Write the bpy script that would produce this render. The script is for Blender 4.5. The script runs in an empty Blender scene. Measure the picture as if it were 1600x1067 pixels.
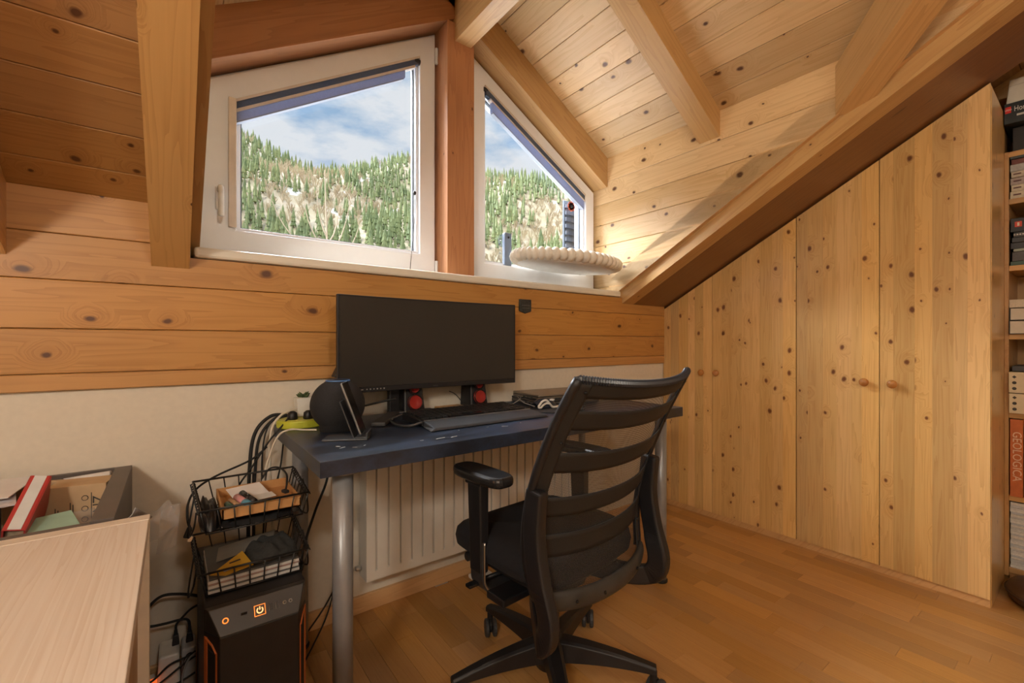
import bpy, bmesh, math, random
from mathutils import Vector, Matrix
random.seed(7)
scene = bpy.context.scene
C = scene.collection
PI = math.pi

# ------------------------------------------------------------------ camera
cam_d = bpy.data.cameras.new('camera')
cam = bpy.data.objects.new('camera', cam_d)
C.objects.link(cam)
YAW = math.radians(37.03)
cam.location = (0, 0, 1.0)
cam.rotation_euler = (math.radians(90), 0, -YAW)
cam_d.sensor_width = 36.0
cam_d.lens = 36.0 * 700.0 / 1600.0
cam_d.shift_y = 1.5 / 1600.0
cam_d.clip_start = 0.02
cam_d.clip_end = 5000
scene.camera = cam

# ------------------------------------------------------------------ sky
world = bpy.data.worlds.new('sky')
scene.world = world
world.use_nodes = True
nt = world.node_tree
nt.nodes.clear()
wo = nt.nodes.new('ShaderNodeOutputWorld')
bg = nt.nodes.new('ShaderNodeBackground')
tc = nt.nodes.new('ShaderNodeTexCoord')
mp = nt.nodes.new('ShaderNodeMapping'); mp.inputs['Scale'].default_value = (1.0, 1.0, 2.6)
mp.inputs['Location'].default_value = (0.35, 0.1, 0.22)
nz = nt.nodes.new('ShaderNodeTexNoise')
nz.inputs['Scale'].default_value = 3.4; nz.inputs['Detail'].default_value = 7; nz.inputs['Roughness'].default_value = 0.58
rp = nt.nodes.new('ShaderNodeValToRGB')
rp.color_ramp.elements[0].position = 0.42; rp.color_ramp.elements[0].color = (0.33, 0.50, 0.72, 1)
rp.color_ramp.elements[1].position = 0.56; rp.color_ramp.elements[1].color = (0.80, 0.83, 0.88, 1)
nt.links.new(tc.outputs['Generated'], mp.inputs['Vector'])
nt.links.new(mp.outputs['Vector'], nz.inputs['Vector'])
sx = nt.nodes.new('ShaderNodeSeparateXYZ'); nt.links.new(tc.outputs['Generated'], sx.inputs[0])
mh = nt.nodes.new('ShaderNodeMapRange'); mh.inputs[1].default_value = 0.30; mh.inputs[2].default_value = 0.60; mh.inputs[3].default_value = 0.10; mh.inputs[4].default_value = -0.03
nt.links.new(sx.outputs[2], mh.inputs[0])
ad = nt.nodes.new('ShaderNodeMath'); ad.operation = 'ADD'; nt.links.new(nz.outputs['Fac'], ad.inputs[0]); nt.links.new(mh.outputs[0], ad.inputs[1])
nt.links.new(ad.outputs[0], rp.inputs['Fac'])
nt.links.new(rp.outputs['Color'], bg.inputs['Color'])
nt.links.new(bg.outputs['Background'], wo.inputs['Surface'])
bg.inputs['Strength'].default_value = 0.68

def sun(name, direction, energy, angle, color):
    l = bpy.data.lights.new(name, 'SUN')
    l.energy = energy; l.angle = math.radians(angle); l.color = color
    o = bpy.data.objects.new(name, l); C.objects.link(o)
    o.rotation_euler = Vector(direction).to_track_quat('-Z', 'Y').to_euler()
    o.location = (0, 0, 30)
    return o
sun('sun', (0.55, 0.75, -0.5), 2.0, 1.0, (1.0, 0.93, 0.80))
sun('bright_daylight', (0.34, -0.70, -0.62), 20.0, 60, (0.95, 0.97, 1.0))

scene.view_settings.view_transform = 'Standard'
scene.view_settings.look = 'None'
scene.view_settings.gamma = 1.0
scene.view_settings.use_curve_mapping = False
scene.view_settings.exposure = 0.6

cy = scene.cycles
cy.max_bounces = 6; cy.diffuse_bounces = 3; cy.glossy_bounces = 3; cy.transmission_bounces = 4; cy.transparent_max_bounces = 12
cy.adaptive_threshold = 0.02
cy.caustics_reflective = False; cy.caustics_refractive = False

FILL_GLOW = 62.0     # radiance of two unseen globes added as fill light behind the camera

# ------------------------------------------------------------------ helpers
def V(*a): return Vector(a)

class MB:
    """collects geometry for ONE mesh object"""
    def __init__(s): s.v = []; s.f = []
    def add(s, vs, fs):
        n = len(s.v); s.v += [tuple(p) for p in vs]; s.f += [tuple(i + n for i in f) for f in fs]; return s
    def box(s, x0, x1, y0, y1, z0, z1):
        vs = [(x0,y0,z0),(x1,y0,z0),(x1,y1,z0),(x0,y1,z0),(x0,y0,z1),(x1,y0,z1),(x1,y1,z1),(x0,y1,z1)]
        return s.add(vs, [(0,3,2,1),(4,5,6,7),(0,1,5,4),(1,2,6,5),(2,3,7,6),(3,0,4,7)])
    def obox(s, c, size, M):
        hx, hy, hz = [q/2 for q in size]; c = Vector(c)
        vs = [c + M @ Vector((a*hx, b*hy, d*hz)) for d in (-1,1) for a,b in ((-1,-1),(1,-1),(1,1),(-1,1))]
        return s.add(vs, [(0,3,2,1),(4,5,6,7),(0,1,5,4),(1,2,6,5),(2,3,7,6),(3,0,4,7)])
    def hexa(s, bottom, top):
        n = len(bottom)
        fs = [tuple(range(n))[::-1], tuple(range(n, 2*n))] + [(i, (i+1)%n, n+(i+1)%n, n+i) for i in range(n)]
        return s.add(list(bottom)+list(top), fs)
    def prism(s, poly, O, U, W, N, n0, n1):
        O, U, W, N = map(Vector, (O, U, W, N))
        a = [O + U*p[0] + W*p[1] + N*n0 for p in poly]; b = [O + U*p[0] + W*p[1] + N*n1 for p in poly]
        return s.hexa(a, b)
    def ring(s, outer, inner, fn0, fn1):
        """frame between two polygons of equal count; fn0/fn1 map (a,b) to 3d at back/front"""
        n = len(outer)
        vs = [fn0(p) for p in outer] + [fn0(p) for p in inner] + [fn1(p) for p in outer] + [fn1(p) for p in inner]
        fs = []
        for i in range(n):
            j = (i+1) % n
            fs += [(i, n+i, n+j, j), (2*n+i, 2*n+j, 3*n+j, 3*n+i), (i, j, 2*n+j, 2*n+i), (n+i, 3*n+i, 3*n+j, n+j)]
        return s.add(vs, fs)
    def tube(s, pts, r, seg=8, closed=False, flat=1.0):
        pts = [Vector(p) for p in pts]; n = len(pts)
        rs = r if isinstance(r, (list, tuple)) else [r]*n
        t = []
        for i in range(n):
            a = pts[(i-1) % n] if (closed or i > 0) else pts[i]
            b = pts[(i+1) % n] if (closed or i < n-1) else pts[i]
            d = (b-a); t.append(d.normalized() if d.length > 1e-9 else Vector((0,0,1)))
        up = Vector((0,0,1)) if abs(t[0].z) < 0.9 else Vector((1,0,0))
        nrm = (up - t[0]*up.dot(t[0])).normalized()
        vs = []
        for i in range(n):
            nrm = (nrm - t[i]*nrm.dot(t[i]))
            nrm = nrm.normalized() if nrm.length > 1e-6 else t[i].orthogonal().normalized()
            bn = t[i].cross(nrm)
            for k in range(seg):
                a = 2*PI*k/seg
                vs.append(pts[i] + (nrm*math.cos(a)*flat + bn*math.sin(a))*rs[i])
        fs = []
        for i in range(n if closed else n-1):
            j = (i+1) % n
            for k in range(seg):
                l = (k+1) % seg
                fs.append((i*seg+k, i*seg+l, j*seg+l, j*seg+k))
        if not closed:
            fs.append(tuple(range(seg))[::-1]); fs.append(tuple((n-1)*seg+k for k in range(seg)))
        return s.add(vs, fs)
    def lathe(s, prof, c=(0,0,0), M=None, seg=24, sx=1.0, sy=1.0):
        c = Vector(c); vs = []
        for r, z in prof:
            for k in range(seg):
                a = 2*PI*k/seg; p = Vector((r*math.cos(a)*sx, r*math.sin(a)*sy, z))
                vs.append(c + (M @ p if M else p))
        fs = []
        for i in range(len(prof)-1):
            for k in range(seg):
                l = (k+1) % seg
                fs.append((i*seg+k, i*seg+l, (i+1)*seg+l, (i+1)*seg+k))
        fs.append(tuple(range(seg))[::-1]); n = len(prof)-1
        fs.append(tuple(n*seg+k for k in range(seg)))
        return s.add(vs, fs)
    def sphere(s, c, r, seg=16, rings=10, sx=1, sy=1, sz=1):
        prof = [(max(1e-4, r*math.sin(PI*i/rings)), -r*math.cos(PI*i/rings)*sz) for i in range(rings+1)]
        return s.lathe(prof, c, None, seg, sx, sy)
    def grid(s, fn, nu, nv, closed_u=False):
        vs = [fn(i/nu, j/nv) for j in range(nv+1) for i in range(nu+1)]
        fs = [(j*(nu+1)+i, j*(nu+1)+i+1, (j+1)*(nu+1)+i+1, (j+1)*(nu+1)+i) for j in range(nv) for i in range(nu)]
        return s.add(vs, fs)
    def build(s, name, m, parent=None, smooth=False, bevel=0, bseg=2, solid=0, subsurf=0):
        me = bpy.data.meshes.new(name)
        off = root_of(parent).location if parent is not None else Vector((0,0,0))
        if root_local(parent): off = Vector((0,0,0))
        me.from_pydata([Vector(p) - off for p in s.v], [], s.f)
        bm = bmesh.new(); bm.from_mesh(me)
        bmesh.ops.recalc_face_normals(bm, faces=bm.faces)
        bm.to_mesh(me); bm.free()
        if smooth:
            me.polygons.foreach_set('use_smooth', [True]*len(me.polygons))
        me.materials.append(m)
        o = bpy.data.objects.new(name, me); C.objects.link(o)
        if parent is not None: o.parent = parent
        if solid:
            q = o.modifiers.new('solid', 'SOLIDIFY'); q.thickness = solid; q.offset = 0
        if subsurf:
            q = o.modifiers.new('sub', 'SUBSURF'); q.levels = q.render_levels = subsurf
        if bevel:
            q = o.modifiers.new('bevel', 'BEVEL'); q.width = bevel; q.segments = bseg; q.limit_method = 'ANGLE'
            q.angle_limit = math.radians(40)
        return o

def root_of(o):
    while o.parent is not None: o = o.parent
    return o
def root_local(o):
    return o is not None and root_of(o).get('_loc') is not None
LOCALS = []
def thing(name, label, cat, loc=(0,0,0), group=None, local=False, rz=0):
    o = bpy.data.objects.new(name, None); C.objects.link(o)
    o.empty_display_size = 0.05
    o.location = loc; o.rotation_euler = (0, 0, rz)
    tag(o, label, cat, group)
    if local: o['_loc'] = 1; LOCALS.append(o)
    return o
def tag(o, label=None, cat=None, group=None, kind=None):
    if label: o['label'] = label
    if cat: o['category'] = cat
    if group: o['group'] = group
    if kind: o['kind'] = kind
    return o
def struct(o, label=None):
    o['kind'] = 'structure'
    if label: o['label'] = label
    return o

def crom(pts, n=8, closed=False):
    pts = [Vector(p) for p in pts]; out = []; m = len(pts)
    rng = range(m) if closed else range(m-1)
    for i in rng:
        if closed: p0, p1, p2, p3 = pts[i-1], pts[i], pts[(i+1)%m], pts[(i+2)%m]
        else: p0, p1, p2, p3 = pts[max(i-1,0)], pts[i], pts[i+1], pts[min(i+2,m-1)]
        for k in range(n):
            t = k/n
            out.append(0.5*((2*p1)+(p2-p0)*t+(2*p0-5*p1+4*p2-p3)*t*t+(3*p1-p0-3*p2+p3)*t**3))
    if not closed: out.append(pts[-1])
    return out

def clip(poly, a, b, c):
    """keep the side a*x+b*y<=c of a convex polygon"""
    out = []
    for i in range(len(poly)):
        p, q = poly[i], poly[(i+1) % len(poly)]
        dp, dq = a*p[0]+b*p[1]-c, a*q[0]+b*q[1]-c
        if dp <= 1e-9: out.append(p)
        if (dp < -1e-9 and dq > 1e-9) or (dp > 1e-9 and dq < -1e-9):
            t = dp/(dp-dq); out.append((p[0]+(q[0]-p[0])*t, p[1]+(q[1]-p[1])*t))
    return out

def board(name, poly, O, U, W, N, n0, n1, m, parent, chamfer=0.0015):
    """a board whose local X is its grain direction; poly in (u,w)"""
    if len(poly) < 3: return None
    O, U, W, N = map(Vector, (O, U, W, N))
    u0 = min(p[0] for p in poly); w0 = min(p[1] for p in poly)
    if max(p[0] for p in poly)-u0 < .004 or max(p[1] for p in poly)-w0 < .004: return None
    k = len(poly)
    cx = sum(p[0] for p in poly)/k - u0; cy = sum(p[1] for p in poly)/k - w0
    loc = [(p[0]-u0, p[1]-w0) for p in poly]
    eu = max(p[0] for p in loc); ew = max(p[1] for p in loc)
    def ins(p):
        return (p[0] + (cx-p[0])*min(.4, 2*chamfer/eu), p[1] + (cy-p[1])*min(.4, 2*chamfer/ew))
    t = n1-n0
    vs = [(p[0],p[1],0) for p in loc] + [(p[0],p[1],t-chamfer) for p in loc] + [(*ins(p), t) for p in loc]
    fs = [tuple(range(k))[::-1], tuple(range(2*k, 3*k))]
    for a in (0, k):
        fs += [(a+i, a+(i+1)%k, a+k+(i+1)%k, a+k+i) for i in range(k)]
    me = bpy.data.meshes.new(name); me.from_pydata(vs, [], fs)
    bm = bmesh.new(); bm.from_mesh(me); bmesh.ops.recalc_face_normals(bm, faces=bm.faces); bm.to_mesh(me); bm.free()
    me.materials.append(m)
    o = bpy.data.objects.new(name, me); C.objects.link(o)
    org = O + U*u0 + W*w0 + N*n0
    if parent is not None:
        o.parent = parent
        if parent.parent is not None or parent.type == 'EMPTY': org = org - root_of(parent).location
    M = Matrix((U, W, N)).transposed().to_4x4(); M.translation = org
    o.matrix_local = M
    return o

# ------------------------------------------------------------------ materials
def base_mat(name):
    m = bpy.data.materials.new(name); m.use_nodes = True
    n = m.node_tree; b = n.nodes['Principled BSDF']
    return m, n, b
MATS = {}
def mat(name, col, rough=0.5, metal=0.0, coat=0.0, spec=0.5, var=0.06, scale=30, bump=0.0, emit=None, es=1.0, trans=0.0):
    if name in MATS: return MATS[name]
    m, n, b = base_mat(name)
    t = n.nodes.new('ShaderNodeTexCoord'); z = n.nodes.new('ShaderNodeTexNoise')
    z.inputs['Scale'].default_value = scale; z.inputs['Detail'].default_value = 4
    n.links.new(t.outputs['Object'], z.inputs['Vector'])
    r = n.nodes.new('ShaderNodeValToRGB')
    r.color_ramp.elements[0].position = 0.3; r.color_ramp.elements[1].position = 0.7
    r.color_ramp.elements[0].color = (*[max(0, c*(1-var)) for c in col], 1)
    r.color_ramp.elements[1].color = (*[min(1, c*(1+var)) for c in col], 1)
    n.links.new(z.outputs['Fac'], r.inputs['Fac']); n.links.new(r.outputs['Color'], b.inputs['Base Color'])
    b.inputs['Roughness'].default_value = rough; b.inputs['Metallic'].default_value = metal
    b.inputs['Coat Weight'].default_value = coat; b.inputs['Specular IOR Level'].default_value = spec
    b.inputs['Transmission Weight'].default_value = trans
    if bump:
        bp = n.nodes.new('ShaderNodeBump'); bp.inputs['Strength'].default_value = bump; bp.inputs['Distance'].default_value = 0.002
        n.links.new(z.outputs['Fac'], bp.inputs['Height']); n.links.new(bp.outputs['Normal'], b.inputs['Normal'])
    if emit:
        b.inputs['Emission Color'].default_value = (*emit, 1); b.inputs['Emission Strength'].default_value = es
    MATS[name] = m
    return m

def wood(name, light, dark, knot=(0.10,0.035,0.012), axis=0, knots=0.45, kx=4.2, ky=7.5, ring=9.0, rough=0.42, coat=0.0,
         contrast=0.55, vary=0.18, ksize=0.085, fine=0.35, seed=53.0):
    """varnished softwood: growth rings along the grain, bent round knots, fine fibre and piece-to-piece colour"""
    m, n, b = base_mat(name); L = n.links.new
    def N(t, **kw):
        q = n.nodes.new(t)
        for k, v in kw.items(): setattr(q, k, v)
        return q
    def math_(op, a, c=None, clampv=False):
        q = N('ShaderNodeMath', operation=op); q.use_clamp = clampv
        for i, x in enumerate((a, c)):
            if x is None: continue
            if isinstance(x, (int, float)): q.inputs[i].default_value = x
            else: L(x, q.inputs[i])
        return q.outputs[0]
    tcn = N('ShaderNodeTexCoord'); oi = N('ShaderNodeObjectInfo'); sp = N('ShaderNodeSeparateXYZ')
    L(tcn.outputs['Object'], sp.inputs[0])
    outs = [sp.outputs[0], sp.outputs[1], sp.outputs[2]]
    g = outs[axis]; c1 = outs[(axis+1) % 3]; c2 = outs[(axis+2) % 3]
    off = math_('MULTIPLY', oi.outputs['Random'], seed)
    u = math_('ADD', g, off); w = math_('ADD', math_('ADD', c1, math_('MULTIPLY', c2, 0.83)), off)
    # knots
    kv = N('ShaderNodeCombineXYZ'); L(math_('MULTIPLY', u, kx), kv.inputs[0]); L(math_('MULTIPLY', w, ky), kv.inputs[1])
    dn = N('ShaderNodeTexNoise'); dn.inputs['Scale'].default_value = 2.5; dn.inputs['Detail'].default_value = 2
    L(kv.outputs[0], dn.inputs['Vector'])
    dv = N('ShaderNodeVectorMath', operation='MULTIPLY_ADD'); L(dn.outputs['Color'], dv.inputs[0])
    dv.inputs[1].default_value = (0.12, 0.12, 0); L(kv.outputs[0], dv.inputs[2])
    vo = N('ShaderNodeTexVoronoi', voronoi_dimensions='2D'); vo.inputs['Scale'].default_value = 1.0
    L(dv.outputs[0], vo.inputs['Vector'])
    sc = N('ShaderNodeSeparateColor'); L(vo.outputs['Color'], sc.inputs[0])
    present = math_('LESS_THAN', sc.outputs[0], knots)
    size = math_('ADD', math_('MULTIPLY', sc.outputs[1], ksize), ksize*0.35)
    d = vo.outputs['Distance']
    core = math_('MULTIPLY', math_('SUBTRACT', 1.0, math_('DIVIDE', d, size), True), present)
    core = math_('MULTIPLY', core, 1.9, True)
    halo = math_('MULTIPLY', math_('SUBTRACT', 1.0, math_('DIVIDE', d, math_('MULTIPLY', size, 4.5)), True), present)
    # rings, bent round the knots
    gv = N('ShaderNodeCombineXYZ')
    L(math_('MULTIPLY', u, 0.55), gv.inputs[0])
    L(math_('ADD', math_('MULTIPLY', w, ring), math_('MULTIPLY', halo, 1.1)), gv.inputs[1])
    n1 = N('ShaderNodeTexNoise'); n1.inputs['Scale'].default_value = 1.6; n1.inputs['Detail'].default_value = 3
    n1.inputs['Roughness'].default_value = 0.5; L(gv.outputs[0], n1.inputs['Vector'])
    ringv = math_('FRACT', math_('ADD', math_('MULTIPLY', n1.outputs['Fac'], 9.0), math_('MULTIPLY', w, ring*1.2)))
    ringv = math_('POWER', ringv, 2.2)
    fv = N('ShaderNodeCombineXYZ'); L(math_('MULTIPLY', u, 6.0), fv.inputs[0]); L(math_('MULTIPLY', w, 260.0), fv.inputs[1])
    n2 = N('ShaderNodeTexNoise'); n2.inputs['Scale'].default_value = 1.0; n2.inputs['Detail'].default_value = 2
    L(fv.outputs[0], n2.inputs['Vector'])
    bl = N('ShaderNodeTexNoise'); bl.inputs['Scale'].default_value = 2.2; bl.inputs['Detail'].default_value = 2
    bv = N('ShaderNodeCombineXYZ'); L(u, bv.inputs[0]); L(math_('MULTIPLY', w, 3.0), bv.inputs[1]); L(bv.outputs[0], bl.inputs['Vector'])
    f = math_('MULTIPLY', ringv, contrast)
    f = math_('ADD', f, math_('MULTIPLY', math_('SUBTRACT', n2.outputs['Fac'], 0.5), fine))
    f = math_('ADD', f, math_('MULTIPLY', math_('SUBTRACT', bl.outputs['Fac'], 0.5), 0.5))
    f = math_('ADD', f, math_('MULTIPLY', halo, 0.35), True)
    mx = N('ShaderNodeMix', data_type='RGBA'); L(f, mx.inputs[0]); mx.inputs[6].default_value = (*light, 1); mx.inputs[7].default_value = (*dark, 1)
    mk = N('ShaderNodeMix', data_type='RGBA'); L(core, mk.inputs[0]); L(mx.outputs[2], mk.inputs[6]); mk.inputs[7].default_value = (*knot, 1)
    # piece to piece
    hv = N('ShaderNodeHueSaturation')
    wn = N('ShaderNodeTexWhiteNoise', noise_dimensions='1D'); L(oi.outputs['Random'], wn.inputs['W'])
    L(math_('ADD', math_('MULTIPLY', math_('SUBTRACT', wn.outputs['Value'], 0.5), vary*2), 1.0), hv.inputs['Value'])
    L(math_('ADD', math_('MULTIPLY', math_('SUBTRACT', oi.outputs['Random'], 0.5), vary*0.5), 1.0), hv.inputs['Saturation'])
    L(mk.outputs[2], hv.inputs['Color']); L(hv.outputs['Color'], b.inputs['Base Color'])
    b.inputs['Roughness'].default_value = rough; b.inputs['Coat Weight'].default_value = coat
    b.inputs['Coat Roughness'].default_value = 0.25
    bp = N('ShaderNodeBump'); bp.inputs['Strength'].default_value = 0.12; bp.inputs['Distance'].default_value = 0.001
    L(f, bp.inputs['Height']); L(bp.outputs['Normal'], b.inputs['Normal'])
    MATS[name] = m
    return m

PINE_WALL = wood('orange_pine_boards', (0.50,0.250,0.076), (0.345,0.148,0.040), kx=5.5, ky=8.0, knots=0.34, ksize=.10)  # deeper orange than the dormer ceiling boards
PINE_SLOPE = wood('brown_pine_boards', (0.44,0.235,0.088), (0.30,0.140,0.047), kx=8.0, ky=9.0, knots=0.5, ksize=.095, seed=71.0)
PINE_CEIL = wood('pale_pine_boards', (0.72,0.49,0.25), (0.56,0.33,0.135), kx=6.5, ky=9.0, knots=0.50, ksize=.105)
PINE_BEAM = wood('pine_beam', (0.64,0.39,0.165), (0.48,0.255,0.095), kx=4.0, ky=8.0, knots=0.22, rough=0.36, ksize=0.07)
PINE_RED = wood('red_brown_pine_beam', (0.47,0.205,0.085), (0.33,0.125,0.05), kx=5.0, ky=8.0, knots=0.28, ksize=0.07)
PINE_SHADED = wood('shade_toned_pine', (0.22,0.095,0.030), (0.15,0.058,0.018), kx=1.5, ky=7.0, knots=0.25, rough=0.3, ksize=0.06)  # same pine, with the shade under the slope put into its colour
PINE_DOOR = wood('honey_pine_staves', (0.72,0.455,0.18), (0.54,0.285,0.092), knot=(0.17,0.06,0.02), axis=0, kx=8.5, ky=12.0, knots=0.42, ring=14, rough=0.30, coat=0.4, vary=0.17, ksize=0.105)
PINE_SHELF = wood('shelf_pine', (0.52,0.29,0.11), (0.38,0.18,0.06), axis=2, knots=0.2, rough=0.4)
PINE_TRIM = wood('baseboard_pine', (0.60,0.36,0.17), (0.45,0.24,0.10), axis=0, knots=0.05)
PARQUET = wood('oiled_parquet', (0.52,0.270,0.085), (0.41,0.19,0.056), knots=0.01, kx=6, ky=9, ring=16, rough=0.30, coat=0.15, contrast=0.4, vary=0.17)
OAK = wood('pale_oak_laminate', (0.86,0.78,0.69), (0.70,0.57,0.45), axis=1, knots=0.0, ring=26, rough=0.45, contrast=0.5, vary=0.03, fine=.6)
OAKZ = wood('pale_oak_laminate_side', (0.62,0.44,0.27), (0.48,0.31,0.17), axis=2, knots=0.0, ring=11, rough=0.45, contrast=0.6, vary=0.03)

PLASTER = mat('cream_plaster', (0.74,0.66,0.55), 0.85, var=0.03, scale=60, bump=0.15)
WHITE_FRAME = mat('white_window_plastic', (0.88,0.89,0.92), 0.35, var=0.01)
SILL_W = mat('cream_sill_lacquer', (0.80,0.74,0.64), 0.4, var=0.02)
BLACKP = mat('black_plastic', (0.010,0.010,0.012), 0.45, var=0.1)
BLACKG = mat('gloss_black_plastic', (0.012,0.012,0.013), 0.18, var=0.1)
DARKG = mat('dark_grey_plastic', (0.045,0.045,0.048), 0.45)
RUBBER = mat('black_rubber', (0.013,0.013,0.013), 0.7)
CHROME = mat('brushed_chrome', (0.70,0.70,0.70), 0.28, metal=1.0)
STEELG = mat('grey_painted_steel', (0.27,0.275,0.29), 0.35, metal=0.3)
RADW = mat('radiator_enamel', (0.74,0.68,0.60), 0.4, var=0.02)
WHITEP = mat('white_plastic', (0.78,0.76,0.72), 0.4)
PAPER = mat('white_paper', (0.80,0.78,0.78), 0.8, var=0.04)
KRAFT = mat('kraft_cardboard', (0.58,0.40,0.23), 0.85, var=0.06)
KRAFT2 = mat('orange_cardboard', (0.52,0.27,0.10), 0.8, var=0.06)
INK = mat('printed_ink', (0.05,0.045,0.04), 0.7)
FABRIC = mat('black_seat_fabric', (0.010,0.011,0.016), 0.9, var=0.2, scale=400, bump=0.3)
REDP = mat('red_speaker_cone', (0.33,0.018,0.014), 0.35)
LIME = mat('lime_green_plastic', (0.50,0.52,0.04), 0.4)
GREYTAUPE = mat('dark_taupe_wood', (0.105,0.085,0.075), 0.45, var=0.1, scale=12)
WIRE = mat('black_wire', (0.012,0.012,0.012), 0.4)
GREENLEAF = mat('dull_green_leaf', (0.06,0.09,0.03), 0.7, var=0.3)

def glass(name, tint=(1,1,1), refl=0.06, milk=0.0):
    m = bpy.data.materials.new(name); m.use_nodes = True; n = m.node_tree; n.nodes.clear()
    o = n.nodes.new('ShaderNodeOutputMaterial'); t = n.nodes.new('ShaderNodeBsdfTransparent'); g = n.nodes.new('ShaderNodeBsdfGlossy')
    x = n.nodes.new('ShaderNodeMixShader'); x.inputs[0].default_value = refl
    t.inputs[0].default_value = (*tint, 1); g.inputs['Roughness'].default_value = 0.03
    n.links.new(t.outputs[0], x.inputs[1]); n.links.new(g.outputs[0], x.inputs[2]); out = x.outputs[0]
    if milk:
        d = n.nodes.new('ShaderNodeBsdfDiffuse'); d.inputs[0].default_value = (.8,.8,.82,1)
        y = n.nodes.new('ShaderNodeMixShader'); y.inputs[0].default_value = milk
        n.links.new(out, y.inputs[1]); n.links.new(d.outputs[0], y.inputs[2]); out = y.outputs[0]
    n.links.new(out, o.inputs[0])
    return m
GLASS = glass('window_glass', (0.97,0.98,0.98), 0.03)
PLASTIC_CLEAR = glass('clear_plastic_film', (0.95,0.95,0.95), 0.06, 0.10)

def mesh_fabric():
    m = bpy.data.materials.new('black_chair_mesh'); m.use_nodes = True; n = m.node_tree; n.nodes.clear()
    o = n.nodes.new('ShaderNodeOutputMaterial'); t = n.nodes.new('ShaderNodeBsdfTransparent'); p = n.nodes.new('ShaderNodeBsdfPrincipled')
    p.inputs['Base Color'].default_value = (0.035,0.034,0.034,1); p.inputs['Roughness'].default_value = 0.55
    x = n.nodes.new('ShaderNodeMixShader')
    tc_ = n.nodes.new('ShaderNodeTexCoord'); mp_ = n.nodes.new('ShaderNodeMapping')
    mp_.inputs['Rotation'].default_value = (0, math.radians(35), 0)
    v = n.nodes.new('ShaderNodeTexChecker'); v.inputs['Scale'].default_value = 420
    n.links.new(tc_.outputs['Object'], mp_.inputs[0]); n.links.new(mp_.outputs[0], v.inputs['Vector'])
    mr = n.nodes.new('ShaderNodeMapRange'); mr.inputs[3].default_value = 0.30; mr.inputs[4].default_value = 0.70
    n.links.new(v.outputs['Fac'], mr.inputs[0])
    n.links.new(mr.outputs[0], x.inputs[0]); n.links.new(t.outputs[0], x.inputs[1]); n.links.new(p.outputs[0], x.inputs[2]); n.links.new(x.outputs[0], o.inputs[0])
    return m
CHAIRMESH = mesh_fabric()

def text(name, body, size, m, parent, M, extrude=0.0004, squeeze=1.0):
    cu = bpy.data.curves.new(name, 'FONT'); cu.body = body; cu.size = size; cu.extrude = extrude
    cu.align_x = 'CENTER'; cu.align_y = 'CENTER'; cu.resolution_u = 3
    tmp = bpy.data.objects.new(name+'_curve', cu); C.objects.link(tmp)
    dg = bpy.context.evaluated_depsgraph_get(); dg.update()
    me = bpy.data.meshes.new_from_object(tmp.evaluated_get(dg))
    bpy.data.objects.remove(tmp)
    me.materials.clear(); me.materials.append(m)
    o = bpy.data.objects.new(name, me); C.objects.link(o)
    M = M.copy()
    if parent is not None:
        o.parent = parent
        if not root_local(parent): M.translation = M.translation - root_of(parent).location
    o.matrix_local = M @ Matrix.Diagonal((squeeze, 1, 1, 1))
    return o
def frame_matrix(O, U, W):
    U = Vector(U).normalized(); W = Vector(W).normalized(); N = U.cross(W)
    M = Matrix((U, W, N)).transposed().to_4x4(); M.translation = Vector(O); return M

# ================================================================== THE ROOM
K = 0.548; PN = math.hypot(1, K); CP, SP = 1/PN, K/PN          # main roof pitch
KD = 0.58; DN = math.hypot(1, KD); CD, SD = 1/DN, KD/DN        # dormer pitch
YW = 1.67; XL, XR, YR = -1.7, 3.15, -2.7
ZC, ZR = 1.395, 1.212                                           # ceiling boards / rafter undersides at the knee wall
XCL, XCR, ZE = 0.06, 2.007, 2.067                               # dormer cheeks and eave
X0 = (XCL+XCR)/2; APEX = ZE + KD*(XCR-X0); LD = (XCR-X0)/CD
YV0 = YW-(ZE-ZC)/K; YV1 = YW-(APEX-ZC)/K                        # where the valleys start and meet

# ---- floor
fb = MB(); fb.box(XL-.1, XR+.1, YR-.1, YW+.2, -0.20, -0.012)
floor = struct(fb.build('floor', mat('screed', (0.10,0.06,0.03), 0.8)), 'warm oiled strip parquet floor')
strips = []
SW = 0.0655
i = 0; x = XL
while x < XR:
    y = YR - random.uniform(0, .4)
    while y < YW:
        L_ = random.choice((0.28, 0.36, 0.42, 0.48, 0.42))
        y0, y1 = max(y, YR), min(y+L_, YW)
        if y1-y0 > .02: strips.append((x, min(x+SW, XR), y0, y1))
        y += L_
    x += SW
def seen(s):
    cx, cy = (s[0]+s[1])/2, (s[2]+s[3])/2
    zf = cx*math.sin(YAW)+cy*math.cos(YAW); r = cx*math.cos(YAW)-cy*math.sin(YAW)
    if zf < 1.15 or abs(r)/zf > 1.25 or s[0] > 2.72: return 99+abs(cx)+abs(cy)
    return zf
strips.sort(key=seen)
SMESH = {}
for s in strips[:295]:
    key = (round(s[1]-s[0], 4), round(s[3]-s[2], 2))
    o = board('parquet_strip', [(0,0),(s[3]-s[2]-.0006,0),(s[3]-s[2]-.0006,s[1]-s[0]-.0006),(0,s[1]-s[0]-.0006)],
              (s[1], s[2], 0), (0,1,0), (-1,0,0), (0,0,1), -0.012, 0, PARQUET, floor, 0.0005)
rest = MB()
for s in strips[295:]:
    rest.box(s[0], s[1]-.0006, s[2], s[3]-.0006, -.012, 0)
PARQUET_REST = wood('oiled_parquet_rest', (0.52,0.270,0.085), (0.41,0.19,0.056), axis=1, knots=0.0, ring=16, rough=0.30, coat=0.15, contrast=0.4, vary=0.0)
tag(rest.build('parquet_strips_rest', PARQUET_REST, floor), kind='stuff')

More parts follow.
